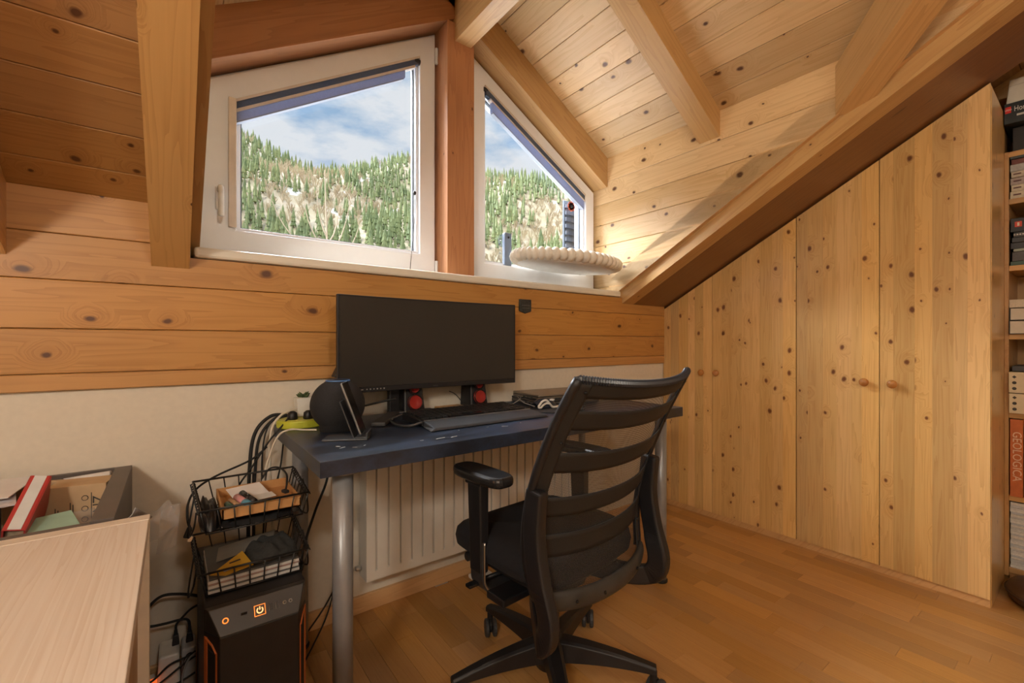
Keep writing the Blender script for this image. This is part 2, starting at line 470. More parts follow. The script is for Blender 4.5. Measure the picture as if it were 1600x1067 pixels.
# ---- outer walls
wb = MB()
wb.box(XL-.1, XR+.1, YW, YW+.28, -.05, 1.25); wb.box(XL-.1, XCL-.02, YW, YW+.28, 1.2, 1.5); wb.box(XCR+.02, XR+.1, YW, YW+.28, 1.2, 1.5)
wall_back = struct(wb.build('wall_back', PLASTER), 'cream plastered knee wall with pine boards above')
struct(MB().box(XL-.12, XL, YR-.1, YW+.28, -.05, 3.0).build('wall_left', PLASTER))
struct(MB().box(XR, XR+.12, YR-.1, YW+.28, -.05, 3.0).build('wall_right', PLASTER))
struct(MB().box(XL-.1, XR+.1, YR-.12, YR, -.05, 3.0).build('wall_rear', PLASTER))
rows = [.872, .918, 1.036, 1.165, 1.286, 1.402]
g = 0.0008
for a, b in zip(rows, rows[1:]):
    def wallboard(x0, x1, z0, z1):
        board('wall_plank', [(x0,z0+g),(x1,z0+g),(x1,z1-g),(x0,z1-g)], (0,YW,0), (1,0,0), (0,0,1), (0,-1,0), 0, .015, PINE_WALL, wall_back, .002)
    if b < 1.2: wallboard(XL, 2.437, a, b)
    elif a < 1.2:      # notched round the sill
        board('wall_plank', [(XL,a+g),(2.437,a+g),(2.437,1.254),(.03,1.254),(.03,b-g),(XL,b-g)], (0,YW,0), (1,0,0), (0,0,1), (0,-1,0), 0, .015, PINE_WALL, wall_back, .0012)
    else: wallboard(XL, 0.03, a, b)

# ---- main roof slope
O_ = Vector((0, YW, ZC)); U_ = Vector((1,0,0)); W_ = Vector((0,-CP,SP)); N_ = Vector((0,-SP,-CP))
def wy(y): return (YW-y)/CP
WMAX = wy(YW-(2.75-ZC)/K)
cs = MB()
A = [(XL-.1,-.3),(.045,-.3),(.045,WMAX),(XL-.1,WMAX)]
A2 = [(2.02,-.3),(XR+.1,-.3),(XR+.1,WMAX),(2.02,WMAX)]
B = [(.045,wy(YV0)),(X0,wy(YV1)),(.045,wy(YV1))]
B2 = [(2.02,wy(YV0)),(2.02,wy(YV1)),(X0,wy(YV1))]
D = [(.045,wy(YV1)),(2.02,wy(YV1)),(2.02,WMAX),(.045,WMAX)]
for P in (A, A2, B, B2, D): cs.prism(P, O_, U_, W_, N_, -.12, -.018)
cs.box(XL-.1, XR+.1, YR-.1, YW-(2.75-ZC)/K+.02, 2.75, 2.87)
ceiling = struct(cs.build('ceiling', PINE_SLOPE), 'sloping pine boarded ceiling')
w = -.02; edges = [-.02, .114]
while edges[-1] < WMAX: edges.append(min(edges[-1]+.128, WMAX))
for a, b in zip(edges, edges[1:]):
    for P, far in ((A, 2.9), (A2, .1), (B2, 9)):
        if far == .1 and b < 1.2: continue
        q = clip(clip(P, 0, -1, -(a+g)), 0, 1, b-g)
        board('ceiling_plank', q, O_, U_, W_, N_, -.018, 0, PINE_SLOPE, ceiling, .002)

# ---- rafters of the main roof
Ur = Vector((0,-CP,SP)); Nr = Vector((0,SP,CP))
def rafter(name, x0, x1, n0, n1, m, label, u0=-.06, u1=None, zz=ZR):
    u1 = WMAX if u1 is None else u1
    o = board(name, [(u0,x0),(u1,x0),(u1,x1),(u0,x1)], (0,YW,zz), Ur, (1,0,0), Nr, n0, n1, m, None, .001)
    return struct(o, label)
rafter('trim_1', -.052, .037, 0, .16, PINE_BEAM, 'broad honey coloured rafter left of the gable window')
rafter('trim_2', .0385, .0625, .064, .16, PINE_BEAM, 'narrow lining board beside the broad rafter', u0=.0)
rafter('trim_3', -.425, -.335, 0, .16, PINE_BEAM, 'rafter cut off by the left edge of the picture')
rafter('trim_4', 2.031, 2.13, 0, .16, PINE_BEAM, 'rafter edging the dormer above the wardrobe')
rafter('trim_5', XCR, 2.0305, .064, .16, PINE_BEAM, 'thin lining board under the right dormer cheek', u0=.0)
rafter('trim_6', 2.131, 2.475, 0, .02, PINE_SHADED, 'sloping soffit board above the wardrobe with shade in its colour')
for xr in (2.95,):
    rafter('trim_7', xr, xr+.09, 0, .16, PINE_BEAM, 'rafter above the bookcase')

# ---- dormer roof
RO = Vector((XCR,0,ZE)); RU = Vector((0,-1,0)); RW = Vector((-CD,0,SD)); RN = RU.cross(RW)
LO = Vector((XCL,0,ZE)); LU = Vector((0,1,0)); LW_ = Vector((CD,0,SD)); LN = LU.cross(LW_)
PR = [(-1.95,-.06),(-YV0+.05,-.06),(-YV1+.05,LD),(-1.95,LD)]
PL = [(1.95,-.06),(1.95,LD),(YV1-.05,LD),(YV0-.05,-.06)]
ds = MB(); ds.prism(PR, RO, RU, RW, RN, -.12, -.018); ds.prism(PL, LO, LU, LW_, LN, -.12, -.018)
dceil = struct(ds.build('ceiling_dormer', PINE_CEIL), 'pitched pale pine boarded dormer ceiling')
ed = [-.06,.079,.194,.309,.424,.539,.654,.769,.884,.999,LD]
for a, b in zip(ed, ed[1:]):
    for P, f in ((PR, (RO,RU,RW,RN)), (PL, (LO,LU,LW_,LN))):
        q = clip(clip(P, 0, -1, -(a+g)), 0, 1, b-g)
        board('ceiling_plank', q, *f, -.018, 0, PINE_CEIL, dceil, .002)

# ---- dormer cheeks
def cheek(name, sgn, label):
    x = XCR if sgn < 0 else XCL
    Uc = Vector((0, sgn, 0)); Wc = Vector((0,0,1)); Nc = Vector((sgn,0,0)); Oc = Vector((x,0,0))
    low = lambda y: 1.285+K*(YW-y)
    P = [(1.92,1.24),(1.67,1.285),(.30,low(.30)),(.25,2.075),(1.92,2.075)]
    P = [(sgn*p[0], p[1]) for p in P]
    if sgn > 0: P = P[::-1]
    o = struct(MB().prism(P, Oc, Uc, Wc, Nc, -.10, -.018).build(name, PINE_CEIL), label)
    e = [1.2,1.322,1.444,1.566,1.688,1.81,1.932,2.08]
    for a, b in zip(e, e[1:]):
        board('wall_plank', clip(clip(P, 0, -1, -(a+g)), 0, 1, b-g), Oc, Uc, Wc, Nc, -.018, 0, PINE_CEIL, o, .002)
    return o
cheek('wall_cheek_right', -1, 'pale pine boarded side wall of the dormer beside the window')
cheek('wall_cheek_left', 1, 'pine boarded side wall of the dormer behind the broad rafter')

# ---- dormer timbers
def drafter(name, right, y0, y1, depth, m, label, u1=LD+.03):
    O, U = (RO, RW) if right else (LO, LW_)
    if right: o = board(name, [(-.08,y0),(u1,y0),(u1,y1),(-.08,y1)], O, U, (0,1,0), U.cross(Vector((0,1,0))), 0, depth, m, None, .001)
    else: o = board(name, [(-.08,-y1),(u1,-y1),(u1,-y0),(-.08,-y0)], O, U, (0,-1,0), U.cross(Vector((0,-1,0))), 0, depth, m, None, .001)
    return struct(o, label)
drafter('trim_8', True, 1.74, 1.90, .149, PINE_BEAM, 'gable rafter above the right window')
drafter('trim_9', False, 1.74, 1.90, .149, PINE_RED, 'red brown gable rafter above the left window')
drafter('trim_10', True, 1.07, 1.171, .103, PINE_BEAM, 'middle rafter crossing the dormer ceiling')
drafter('trim_11', False, 1.07, 1.171, .103, PINE_BEAM, 'rafter on the left half of the dormer ceiling')
struct(board('trim_12', [(-1.86,.995),(.55,.995),(.55,1.078),(-1.86,1.078)], (0,0,2.338), (0,-1,0), (1,0,0), (0,0,1), 0, .26, PINE_BEAM, None, .001), 'ridge beam running from the window post')
struct(board('trim_13', [(1.25,-1.096),(2.42,-1.096),(2.42,-.958),(1.25,-.958)], (0,1.74,0), (0,0,1), (-1,0,0), (0,-1,0), -.15, 0, PINE_RED, None, .001), 'red brown post between the two windows')
dv_ = Vector((-1,-1.06,.58)).normalized(); hv_ = Vector((1.06,-1,0)).normalized(); nv_ = dv_.cross(hv_)
za, zb = dv_.z*.187, nv_.z*.187
struct(board('trim_14', [(0,0),(1.62,0),(1.62+za,zb),(za,zb)], (2.007,.62,1.864), dv_, nv_, dv_.cross(nv_), -.10, 0, PINE_BEAM, None, .001), 'valley rafter rising from the dormer corner')

# ---- baseboard
struct(board('baseboard_back', [(XL,0),(2.44,0),(2.44,.062),(XL,.062)], (0,YW,0), (1,0,0), (0,0,1), (0,-1,0), 0, .014, PINE_TRIM, None, .002), 'pine baseboard along the back wall')

# ---- window sill
sl = MB().box(.048, 2.005, 1.640, 1.86, 1.256, 1.288)
struct(sl.build('trim_15', SILL_W, bevel=.008), 'cream window sill under both windows')

# ---- windows
def offset_poly(P, d):
    """inset a convex CCW polygon; d one value per edge"""
    n = len(P); L = []
    for i in range(n):
        p, q = Vector(P[i]).to_2d(), Vector(P[(i+1)%n]).to_2d()
        t = (q-p).normalized(); nn = Vector((-t.y, t.x)); L.append((p+nn*d[i], t))
    out = []
    for i in range(n):
        (p, t), (q, s_) = L[i-1], L[i]
        k = t.x*s_.y - t.y*s_.x; r = q-p
        out.append(tuple(p + t*((r.x*s_.y - r.y*s_.x)/k)))
    return out
def window(name, P, d, label):
    root = struct(bpy.data.objects.new(name, None), label); C.objects.link(root); root.location = (P[0][0], 1.84, P[0][1])
    at = lambda y: (lambda p: (p[0], y, p[1]))
    d0 = [.022]*4
    I0 = offset_poly(P, d0); I1 = offset_poly(P, d); I2 = offset_poly(P, [q+.012 for q in d]); S = offset_poly(P, [.012]*4)
    MB().ring(P, I1, at(1.93), at(1.858)).build('frame', WHITE_FRAME, root, bevel=.003)
    sash = MB().ring(S, I1, at(1.878), at(1.835)).build('sash', WHITE_FRAME, root, bevel=.005)
    MB().ring(I1, I2, at(1.885), at(1.850)).build('glazing_bead', WHITE_FRAME, sash, bevel=.002)
    MB().ring(I2, offset_poly(P, [q+.018 for q in d]), at(1.884), at(1.872)).build('seal', mat('grey_seal', (.12,.13,.15), .6), sash)
    G = offset_poly(P, [q+.008 for q in d])
    MB().prism(G, (0,1.874,0), (1,0,0), (0,0,1), (0,1,0), 0, .006).build('pane', GLASS, root)
    return root, I1
LWP = [(.05,1.27),(.958,1.27),(.958,2.417),(.05,1.887)]
w1, _ = window('window_1', LWP, [.124,.087,.092,.126], 'larger white window with slanted top left of the post')
RWP = [(1.096,1.27),(2.006,1.27),(2.006,1.895),(1.096,2.422)]
w2, _ = window('window_2', RWP, [.122,.080,.095,.122], 'white window with slanted top right of the post')
# handle and hinges
h = MB().box(.112,.136,1.826,1.836,1.455,1.535).build('handle', WHITE_FRAME, w1, bevel=.004)
MB().tube(crom([(.124,1.828,1.52),(.124,1.795,1.522),(.126,1.785,1.515),(.1265,1.785,1.47),(.1265,1.787,1.425)],6), .0085, 10).build('lever', mat('bright_white_plastic', (.88,.88,.88), .25), h, smooth=True)
for z in (1.335, 2.30):
    MB().lathe([(.007,-.035),(.007,.035)], (.952,1.832,z), seg=12).build('hinge', WHITE_FRAME, w1)
# blind guide strip on the left stile of the larger window
MB().box(.150,.174,1.822,1.836,1.40,1.85).build('guide_strip', mat('beige_strip', (.72,.62,.52), .45), w1, bevel=.002)

# ---- unseen roof below the windows, snow added to bounce daylight inside
ro = MB(); ro.hexa([(-3,1.96,1.12),(6,1.96,1.12),(6,4.6,-.33),(-3,4.6,-.33)], [(-3,1.96,1.22),(6,1.96,1.22),(6,4.6,-.23),(-3,4.6,-.23)])
struct(ro.build('roof', mat('bounce_snow', (.84,.85,.87), .9, var=.05, scale=3)), 'unseen roof below the dormer windows, snow added to bounce daylight')

# ================================================================== OUTSIDE: wooded hillside across the valley
RIDGE = [(-30,.42),(0,.415),(5.5,.402),(9,.385),(13,.364),(18.8,.374),(24.9,.393),(29,.382),(33.5,.369),(43.5,.342),(55,.33),(90,.30)]
def ridge(ph):
    for (a, p), (b, q) in zip(RIDGE, RIDGE[1:]):
        if ph <= b: return p+(q-p)*max(0, (ph-a)/(b-a))
    return RIDGE[-1][1]
def hill_z(x, y):
    r = math.hypot(x, y); te = ridge(math.degrees(math.atan2(x, y)))
    prof = 26 + 0.62*(r-300); top = te*160/(0.62-te); k = 9.0
    z = prof - k*math.log(1+math.exp(min(40, (prof-top)/k)))
    return z + 5*math.sin(x*.021+y*.013) + 4*math.sin(y*.031-x*.017) - 20*math.exp(-((r-250)/60)**2)
hb = MB()
NXH, NYH = 150, 110
hb.grid(lambda a, b: (-420+1600*a, 170+1050*b, hill_z(-420+1600*a, 170+1050*b)), NXH, NYH)
def hill_mat():
    m, n, b = base_mat('winter_hillside'); L = n.links.new
    t = n.nodes.new('ShaderNodeTexCoord')
    def noise(s, d=5):
        q = n.nodes.new('ShaderNodeTexNoise'); q.inputs['Scale'].default_value = s; q.inputs['Detail'].default_value = d; q.inputs['Roughness'].default_value = .65
        L(t.outputs['Object'], q.inputs['Vector']); return q
    a = noise(.03); r = n.nodes.new('ShaderNodeValToRGB'); L(a.outputs['Fac'], r.inputs['Fac'])
    e = r.color_ramp.elements; e[0].position = .35; e[0].color = (.30,.27,.17,1); e[1].position = .62; e[1].color = (.42,.36,.28,1)
    s_ = noise(.019, 7); r2 = n.nodes.new('ShaderNodeValToRGB'); L(s_.outputs['Fac'], r2.inputs['Fac'])
    r2.color_ramp.elements[0].position = .595; r2.color_ramp.elements[1].position = .64
    mx = n.nodes.new('ShaderNodeMix'); mx.data_type = 'RGBA'; L(r2.outputs['Color'], mx.inputs[0]); L(r.outputs['Color'], mx.inputs[6]); mx.inputs[7].default_value = (.80,.79,.80,1)
    L(mx.outputs[2], b.inputs['Base Color']); b.inputs['Roughness'].default_value = .95
    return m
struct(hb.build('hillside', hill_mat(), smooth=True), 'steep winter hillside with patches of snow')

def leaf_mat(name, c0, c1):
    m, n, b = base_mat(name); L = n.links.new
    oi = n.nodes.new('ShaderNodeObjectInfo'); t = n.nodes.new('ShaderNodeNewGeometry')
    q = n.nodes.new('ShaderNodeTexNoise'); q.inputs['Scale'].default_value = .06; q.inputs['Detail'].default_value = 3; L(t.outputs['Position'], q.inputs['Vector'])
    r = n.nodes.new('ShaderNodeValToRGB'); L(q.outputs['Fac'], r.inputs['Fac'])
    r.color_ramp.elements[0].position = .35; r.color_ramp.elements[1].position = .65
    r.color_ramp.elements[0].color = (*c0,1); r.color_ramp.elements[1].color = (*c1,1)
    L(r.outputs['Color'], b.inputs['Base Color']); b.inputs['Roughness'].default_value = .9
    return m
CONIFER = leaf_mat('conifer_needles', (.130,.180,.090), (.265,.310,.150))
TWIGS = leaf_mat('bare_twigs', (.36,.29,.20), (.50,.42,.31))
BARK = mat('pale_bark', (.42,.33,.24), .9)

def conifer_geo(h, rad, rnd, tiers=4, seg=7):
    vs, fs = [], []
    for k in range(tiers):
        z0 = h*(.10+.80*k/tiers); z1 = min(h, z0+h*.80/tiers*2.0); r = rad*(1-k/tiers*.82)
        n = len(vs); ph = rnd.uniform(0, 6)
        for i in range(seg*2):
            a = PI*i/seg+ph; q = r*(1.0 if i % 2 else .62)*rnd.uniform(.85,1.12)
            vs.append((q*math.cos(a), q*math.sin(a), z0 + (0 if i % 2 else h*.035)))
        vs.append((0,0,z1)); vs.append((0,0,z0+h*.05))
        for i in range(seg*2):
            j = (i+1) % (seg*2); fs.append((n+i, n+j, n+seg*2)); fs.append((n+j, n+i, n+seg*2+1))
    return vs, fs
rnd = random.Random(3)
spots = []
def nz2(x, y): return math.sin(x*.030+1)+math.sin(y*.024-x*.011)+math.sin(x*.012-y*.041+2)+.8*math.sin(x*.067+y*.055)
yy = 215.0
while yy < 1010:
    sp_ = 8.5 if yy > 560 else 7.5
    xx = -420 + rnd.uniform(0, 8)
    while xx < 1000:
        az = xx/yy
        if -.55 < az < 1.4 and math.hypot(xx, yy) > (325 if -.02 < az < 1.2 else 265):
            spots.append((xx+rnd.uniform(-4,4), yy+rnd.uniform(-4,4)))
        xx += sp_
    yy += sp_*1.15
con, dec = [], []
for x, y in spots:
    if hill_z(x, y+14)-hill_z(x, y) < -2: continue
    v = nz2(x, y) + rnd.uniform(-1.1, 1.1)
    near_top = hill_z(x, y+60)-hill_z(x, y) < 22
    if v > (-1.4 if near_top else -.75) - (.9 if x > 380 else 0): con.append((x, y))
    elif rnd.random() < .75: dec.append((x, y))
protos = []
for i_ in range(4):
    vs, fs = conifer_geo(1.0, .150+.018*i_, rnd)
    me = bpy.data.meshes.new('conifer'); me.from_pydata(vs, [], fs); me.materials.append(CONIFER); protos.append(me)
con.sort(key=lambda p: p[0]**2+p[1]**2)
inview = [p for p in con if .10 < p[0]/p[1] < 1.08]
single = inview[:300]; sset = set(single)
for k, (x, y) in enumerate(single):
    o = bpy.data.objects.new('conifer', protos[k % 4]); C.objects.link(o)
    hgt = rnd.uniform(13, 23)
    o.location = (x, y, hill_z(x, y)-.5); o.scale = (hgt*1.0, hgt*1.0, hgt); o.rotation_euler = (0, 0, rnd.uniform(0, 6))
    tag(o, 'tall green conifer low on the wooded hillside outside the windows', 'tree', 'conifers on the lower hillside')
fm = MB()
for x, y in con:
    if (x, y) in sset: continue
    hgt = rnd.uniform(12, 22); vs, fs = conifer_geo(hgt, hgt*rnd.uniform(.12,.18), rnd, 3, 5)
    z = hill_z(x, y)-.5
    fm.add([(p[0]+x, p[1]+y, p[2]+z) for p in vs], fs)
tag(fm.build('forest', CONIFER), 'dense conifer forest covering the upper hillside', 'forest', kind='stuff')
dm = MB()
for x, y in dec:
    z = hill_z(x, y); hgt = rnd.uniform(7, 13)
    for q in range(20):       # bundles of bare branches
        a = rnd.uniform(0, 2*PI); r = rnd.uniform(.2,.42)*hgt; zz = rnd.uniform(.45,1.0)*hgt
        p0 = (x, y, z+hgt*rnd.uniform(.0,.3)); p1 = (x+r*math.cos(a), y+r*math.sin(a), z+zz)
        t_ = .24
        dm.add([(p0[0]-t_*.3,p0[1],p0[2]),(p0[0]+t_*.3,p0[1],p0[2]),(p1[0]+t_,p1[1],p1[2]),(p1[0]-t_,p1[1]+t_,p1[2]+t_)], [(0,1,2),(0,2,3),(0,3,1),(1,3,2)])
tag(dm.build('bare_woodland', TWIGS), 'leafless brown woodland between the conifers', 'woodland', kind='stuff')

# young bare tree in front of the house
bt = thing('bare_tree', 'slender leafless tree with pale upswept branches outside the larger window', 'tree', (2.35, 9.0, -3.5))
MB().tube([(2.35,9,-3.5),(2.36,9.0,0),(2.36,9.02,2.6),(2.30,9.0,4.3)], [.06,.04,.022,.006], 6).build('trunk', BARK, bt, smooth=True)
for k, (z, dx, dz) in enumerate([(2.55,-.95,1.0),(2.5,.62,.85),(2.7,.45,1.2),(2.75,-.42,.9),(2.9,.25,.9),(2.45,.85,.35),(2.6,-.6,.35),(3.0,-.2,.9)]):
    MB().tube(crom([(2.36,9.02,z),(2.36+dx*.45,9.02,z+dz*.22),(2.36+dx*.8,9.05,z+dz*.6),(2.36+dx,9.05,z+dz)],4), [.016-.0009*i for i in range(13)], 5).build('branch', BARK, bt, smooth=True)

# slatted shutter box on the outside wall, seen through the right pane
sh = thing('shutter_panel', 'blue grey slatted shutter leaf outside the smaller window', 'shutter', (1.93,1.97,1.45))
MB().box(1.885,1.995,1.975,1.99,1.40,1.86).build('backing', mat('blue_grey_paint', (.05,.07,.10), .5), sh)
for k in range(11):
    MB().box(1.89,1.99,1.962,1.976,1.415+.04*k,1.437+.04*k).build('slat', mat('blue_grey_slat', (.07,.09,.13), .5), sh)

# ================================================================== BLINDS, PERCH, STICKER
def slope_bar(mb, xa, za, xb, zb, t0, t1, y0, y1):
    """bar along a slanted line, between t0 and t1 below it (measured vertically)"""
    bot = [(xa,y0,za-t1),(xb,y0,zb-t1),(xb,y1,zb-t1),(xa,y1,za-t1)]; top = [(xa,y0,za-t0),(xb,y0,zb-t0),(xb,y1,zb-t0),(xa,y1,za-t0)]
    return mb.hexa(bot, top)
def blind_fabric(name, c):
    m, n, b = base_mat(name); o = n.nodes['Material Output']
    t = n.nodes.new('ShaderNodeTexCoord'); z = n.nodes.new('ShaderNodeTexNoise'); z.inputs['Scale'].default_value = 150
    n.links.new(t.outputs['Object'], z.inputs['Vector'])
    r = n.nodes.new('ShaderNodeValToRGB'); n.links.new(z.outputs['Fac'], r.inputs['Fac'])
    r.color_ramp.elements[0].color = (*[q*.9 for q in c], 1); r.color_ramp.elements[1].color = (*[min(1, q*1.1) for q in c], 1)
    n.links.new(r.outputs['Color'], b.inputs['Base Color']); b.inputs['Roughness'].default_value = .9
    tl = n.nodes.new('ShaderNodeBsdfTranslucent'); n.links.new(r.outputs['Color'], tl.inputs['Color'])
    x = n.nodes.new('ShaderNodeMixShader'); x.inputs[0].default_value = .5
    n.links.new(b.outputs[0], x.inputs[1]); n.links.new(tl.outputs[0], x.inputs[2]); n.links.new(x.outputs[0], o.inputs['Surface'])
    return m
SLATE = blind_fabric('slate_blind_fabric', (.17,.21,.29))
BLUEF = blind_fabric('blue_grey_blind_fabric', (.40,.46,.64))
RAILG = mat('grey_blind_rail', (.30,.33,.40), .5)
BEIGE = mat('beige_blind_rail', (.66,.58,.52), .45)
b1 = thing('window_blind', 'folded blue grey blind under the slanted top of the larger window', 'blind', (.5,1.83,1.9))
sl_ = lambda x: 1.842+(x-.169)*.600
slope_bar(MB(), .172, sl_(.172)+.006, .868, sl_(.868)+.006, 0, .010, 1.826, 1.85).build('head_rail', BEIGE, b1)
slope_bar(MB(), .174, sl_(.174), .862, sl_(.862), .004, .030, 1.829, 1.85).build('upper_fabric', SLATE, b1)
slope_bar(MB(), .174, sl_(.174), .845, sl_(.845), .030, .041, 1.824, 1.85).build('middle_rail', BEIGE, b1)
slope_bar(MB(), .174, sl_(.174), .80, sl_(.80), .041, .074, 1.829, 1.85).build('lower_fabric', BLUEF, b1)
slope_bar(MB(), .174, sl_(.174), .792, sl_(.792), .074, .079, 1.826, 1.85).build('bottom_rail', RAILG, b1)
MB().lathe([(.012,-.014),(.014,0),(.012,.014)], (.858,1.838,sl_(.858)-.012), Matrix.Rotation(PI/2,3,'Y'), 12).build('end_cap', BLACKP, b1)
cd_ = MB().tube(crom([(.846,1.828,2.21),(.845,1.826,2.0),(.842,1.822,1.68),(.838,1.815,1.55),(.812,1.80,1.34),(.806,1.79,1.292)],6), .0016, 5).build('cord', WIRE, b1)
MB().sphere((.8405,1.822,1.654), .007, 10, 6, sz=1.5).build('bead', BLACKP, cd_)
b2 = thing('window_blind', 'folded blue grey blind under the slanted top of the smaller window', 'blind', (1.55,1.83,1.9))
sr_ = lambda x: 2.253-(x-1.216)*.566
slope_bar(MB(), 1.215, sr_(1.215)+.006, 1.915, sr_(1.915)+.006, 0, .010, 1.826, 1.85).build('head_rail', BEIGE, b2)
slope_bar(MB(), 1.222, sr_(1.222), 1.912, sr_(1.912), .004, .034, 1.829, 1.85).build('upper_fabric', SLATE, b2)
slope_bar(MB(), 1.245, sr_(1.245), 1.912, sr_(1.912), .034, .040, 1.824, 1.85).build('middle_rail', BEIGE, b2)
slope_bar(MB(), 1.258, sr_(1.258), 1.905, sr_(1.905), .040, .088, 1.829, 1.85).build('lower_fabric', BLUEF, b2)
slope_bar(MB(), 1.262, sr_(1.262), 1.90, sr_(1.90), .088, .093, 1.826, 1.85).build('bottom_rail', RAILG, b2)
MB().lathe([(.011,-.012),(.013,0),(.011,.012)], (1.222,1.838,sr_(1.222)-.008), Matrix.Rotation(PI/2,3,'Y'), 12).build('end_cap', BLACKP, b2)
MB().tube([(1.217,1.842,2.23),(1.217,1.842,1.9),(1.218,1.842,1.42)], .0014, 5).build('cord', WIRE, b2)

PLUSH = mat('cream_plush', (.90,.85,.76), .95, var=.06, scale=200, bump=.4)
pc_ = thing('cat_perch', 'oval cream plush cat perch hung on the smaller window', 'cat perch', (1.61,1.66,1.37))
ex, ey, er = .322, .152, .030
rim = MB(); pts, rs = [], []
NB = 46
for k in range(NB*6):
    a = 2*PI*k/(NB*6); pts.append((1.615+ex*math.cos(a), 1.655+ey*math.sin(a), 1.412)); rs.append(er*(.62+.46*abs(math.sin(PI*k/6))**.6))
rim.tube(pts, rs, 12, closed=True); rim.build('rim', PLUSH, pc_, smooth=True)
MB().lathe([(.01,1.378),(.93,1.376),(.99,1.384),(.99,1.392),(.93,1.398),(.01,1.398)], (1.615,1.655,0), None, 40, ex, ey).build('seat_base', mat('white_felt', (.85,.84,.83), .9), pc_, smooth=False)
for x in (1.362, 1.868):
    br = MB().box(x-.022,x+.022,1.835,1.862,1.39,1.56 if x < 1.5 else 1.545).build('bracket', mat('slate_blue_plastic', (.13,.16,.22), .45), pc_, bevel=.006)
    MB().lathe([(.034,0),(.036,.004),(.016,.010),(.001,.012)], (x-.012,1.864,1.52), Matrix.Rotation(PI/2,3,'X'), 20).build('suction_cup', glass('suction_cup_vinyl', (.86,.88,.92), .1), br, smooth=True)
    MB().sphere((x,1.834,1.535), .006, 8, 6).build('screw', BLACKP, br)
MB().tube(crom([(1.90,1.80,1.40),(1.925,1.80,1.46),(1.945,1.78,1.475),(1.955,1.76,1.45),(1.945,1.75,1.42)],5), .007, 8).build('hook', WHITEP, pc_, smooth=True)

st = thing('window_sticker', 'orange red flower sticker with dark centre on the smaller window', 'sticker', (1.838,1.865,1.79))
fl = MB()
for k in range(8):
    a = 2*PI*k/8; fl.lathe([(.001,0),(.013,0),(.013,.001),(.001,.001)], (1.838+.017*math.cos(a),1.866,1.788+.017*math.sin(a)), Matrix.Rotation(PI/2,3,'X'), 12)
fl.build('petals', mat('orange_red_vinyl', (.72,.16,.08), .5), st)
MB().lathe([(.001,0),(.010,0),(.010,.002),(.001,.002)], (1.838,1.866,1.788), Matrix.Rotation(PI/2,3,'X'), 14).build('centre', INK, st)

# small dark plaque on the boards
pq = thing('wall_plaque', 'small dark square wall plaque with pointed foot right of the monitor', 'plaque', (1.322,1.655,1.17))
MB().prism([(1.287,1.147),(1.322,1.136),(1.357,1.147),(1.357,1.203),(1.287,1.203)], (0,1.655,0), (1,0,0), (0,0,1), (0,-1,0), 0, .010).build('plate', mat('blackened_metal', (.030,.034,.034), .55, var=.5, scale=90, bump=.6), pq, bevel=.002)
for z in (1.195,): 
    for x in (1.293,1.351): MB().sphere((x,1.645,z), .003, 8, 6).build('rivet', DARKG, pq)
MB().box(1.298,1.346,1.6425,1.6445,1.172,1.176).box(1.302,1.342,1.6425,1.6445,1.160,1.163).build('relief', mat('worn_metal', (.09,.095,.09), .5), pq)

# ================================================================== WARDROBE
wr = thing('wardrobe', 'built-in pine wardrobe with four doors under the roof slope', 'wardrobe', (2.6,.95,0))
XW = 2.44
topz = lambda y: ZR + K*(YW-y) - .006
cb = MB(); P = [(1.66,.03),(.262,.03),(.262,topz(.262)),(1.66,topz(1.66))]
cb.prism([(p[0],p[1]) for p in P], (0,0,0), (0,1,0), (0,0,1), (1,0,0), XW+.022, 3.1).build('carcass', PINE_SHELF, wr)
MB().box(XW+.012, 2.80, .262, 1.66, 0, .030).build('plinth', PINE_TRIM, wr)
board('end_panel', [(0.0,-2.81),(topz(.262)-.01,-2.81),(topz(.262)-.01,-XW-.0205),(0.0,-XW-.0205)], (0,.262,0), (0,0,1), (-1,0,0), (0,-1,0), -.018, .003, PINE_DOOR, wr, .001)
seams = [(1.664,1.349),(1.345,.918),(.914,.592),(.588,.282)]
seams = [(1.664,1.3475),(1.3445,.918),(.914,.5925),(.5895,.2605)]
knobs = [(1.404,.827),(1.316,.829),(.641,.825),(.544,.824)]
for k, (ya, yb) in enumerate(seams):
    low = .034
    dr = MB(); dr.prism([(ya,low),(yb,low),(yb,topz(yb)-.006),(ya,topz(ya)-.006)], (0,0,0), (0,1,0), (0,0,1), (1,0,0), XW+.004, XW+.020)
    d_ = dr.build('door', PINE_DOOR, wr)
    n_ = max(4, round((ya-yb)/.056)); cuts = [ya]
    rr = random.Random(11+k)
    for q in range(1, n_): cuts.append(ya-(ya-yb)*(q+rr.uniform(-.22,.22))/n_)
    cuts.append(yb)
    for c0, c1 in zip(cuts, cuts[1:]):
        # grain upright: local x = up
        board('stave', [(low,-c0),(low,-c1),(topz(c1)-.006,-c1),(topz(c0)-.006,-c0)][::-1], (XW,0,0), (0,0,1), (0,-1,0), (1,0,0), 0, .0045, PINE_DOOR, d_, .0001)
    ky_, kz_ = knobs[k]
    MR = Matrix.Rotation(-PI/2, 3, 'Y')
    MB().lathe([(.007,0),(.007,.006),(.010,.010),(.0165,.016),(.018,.022),(.015,.029),(.007,.033),(.001,.034)], (XW+.001,ky_,kz_), MR, 20).build('knob', wood('turned_knob_%d' % k, (.50,.22,.07), (.36,.14,.04), axis=0, knots=0, rough=.25), d_, smooth=True)

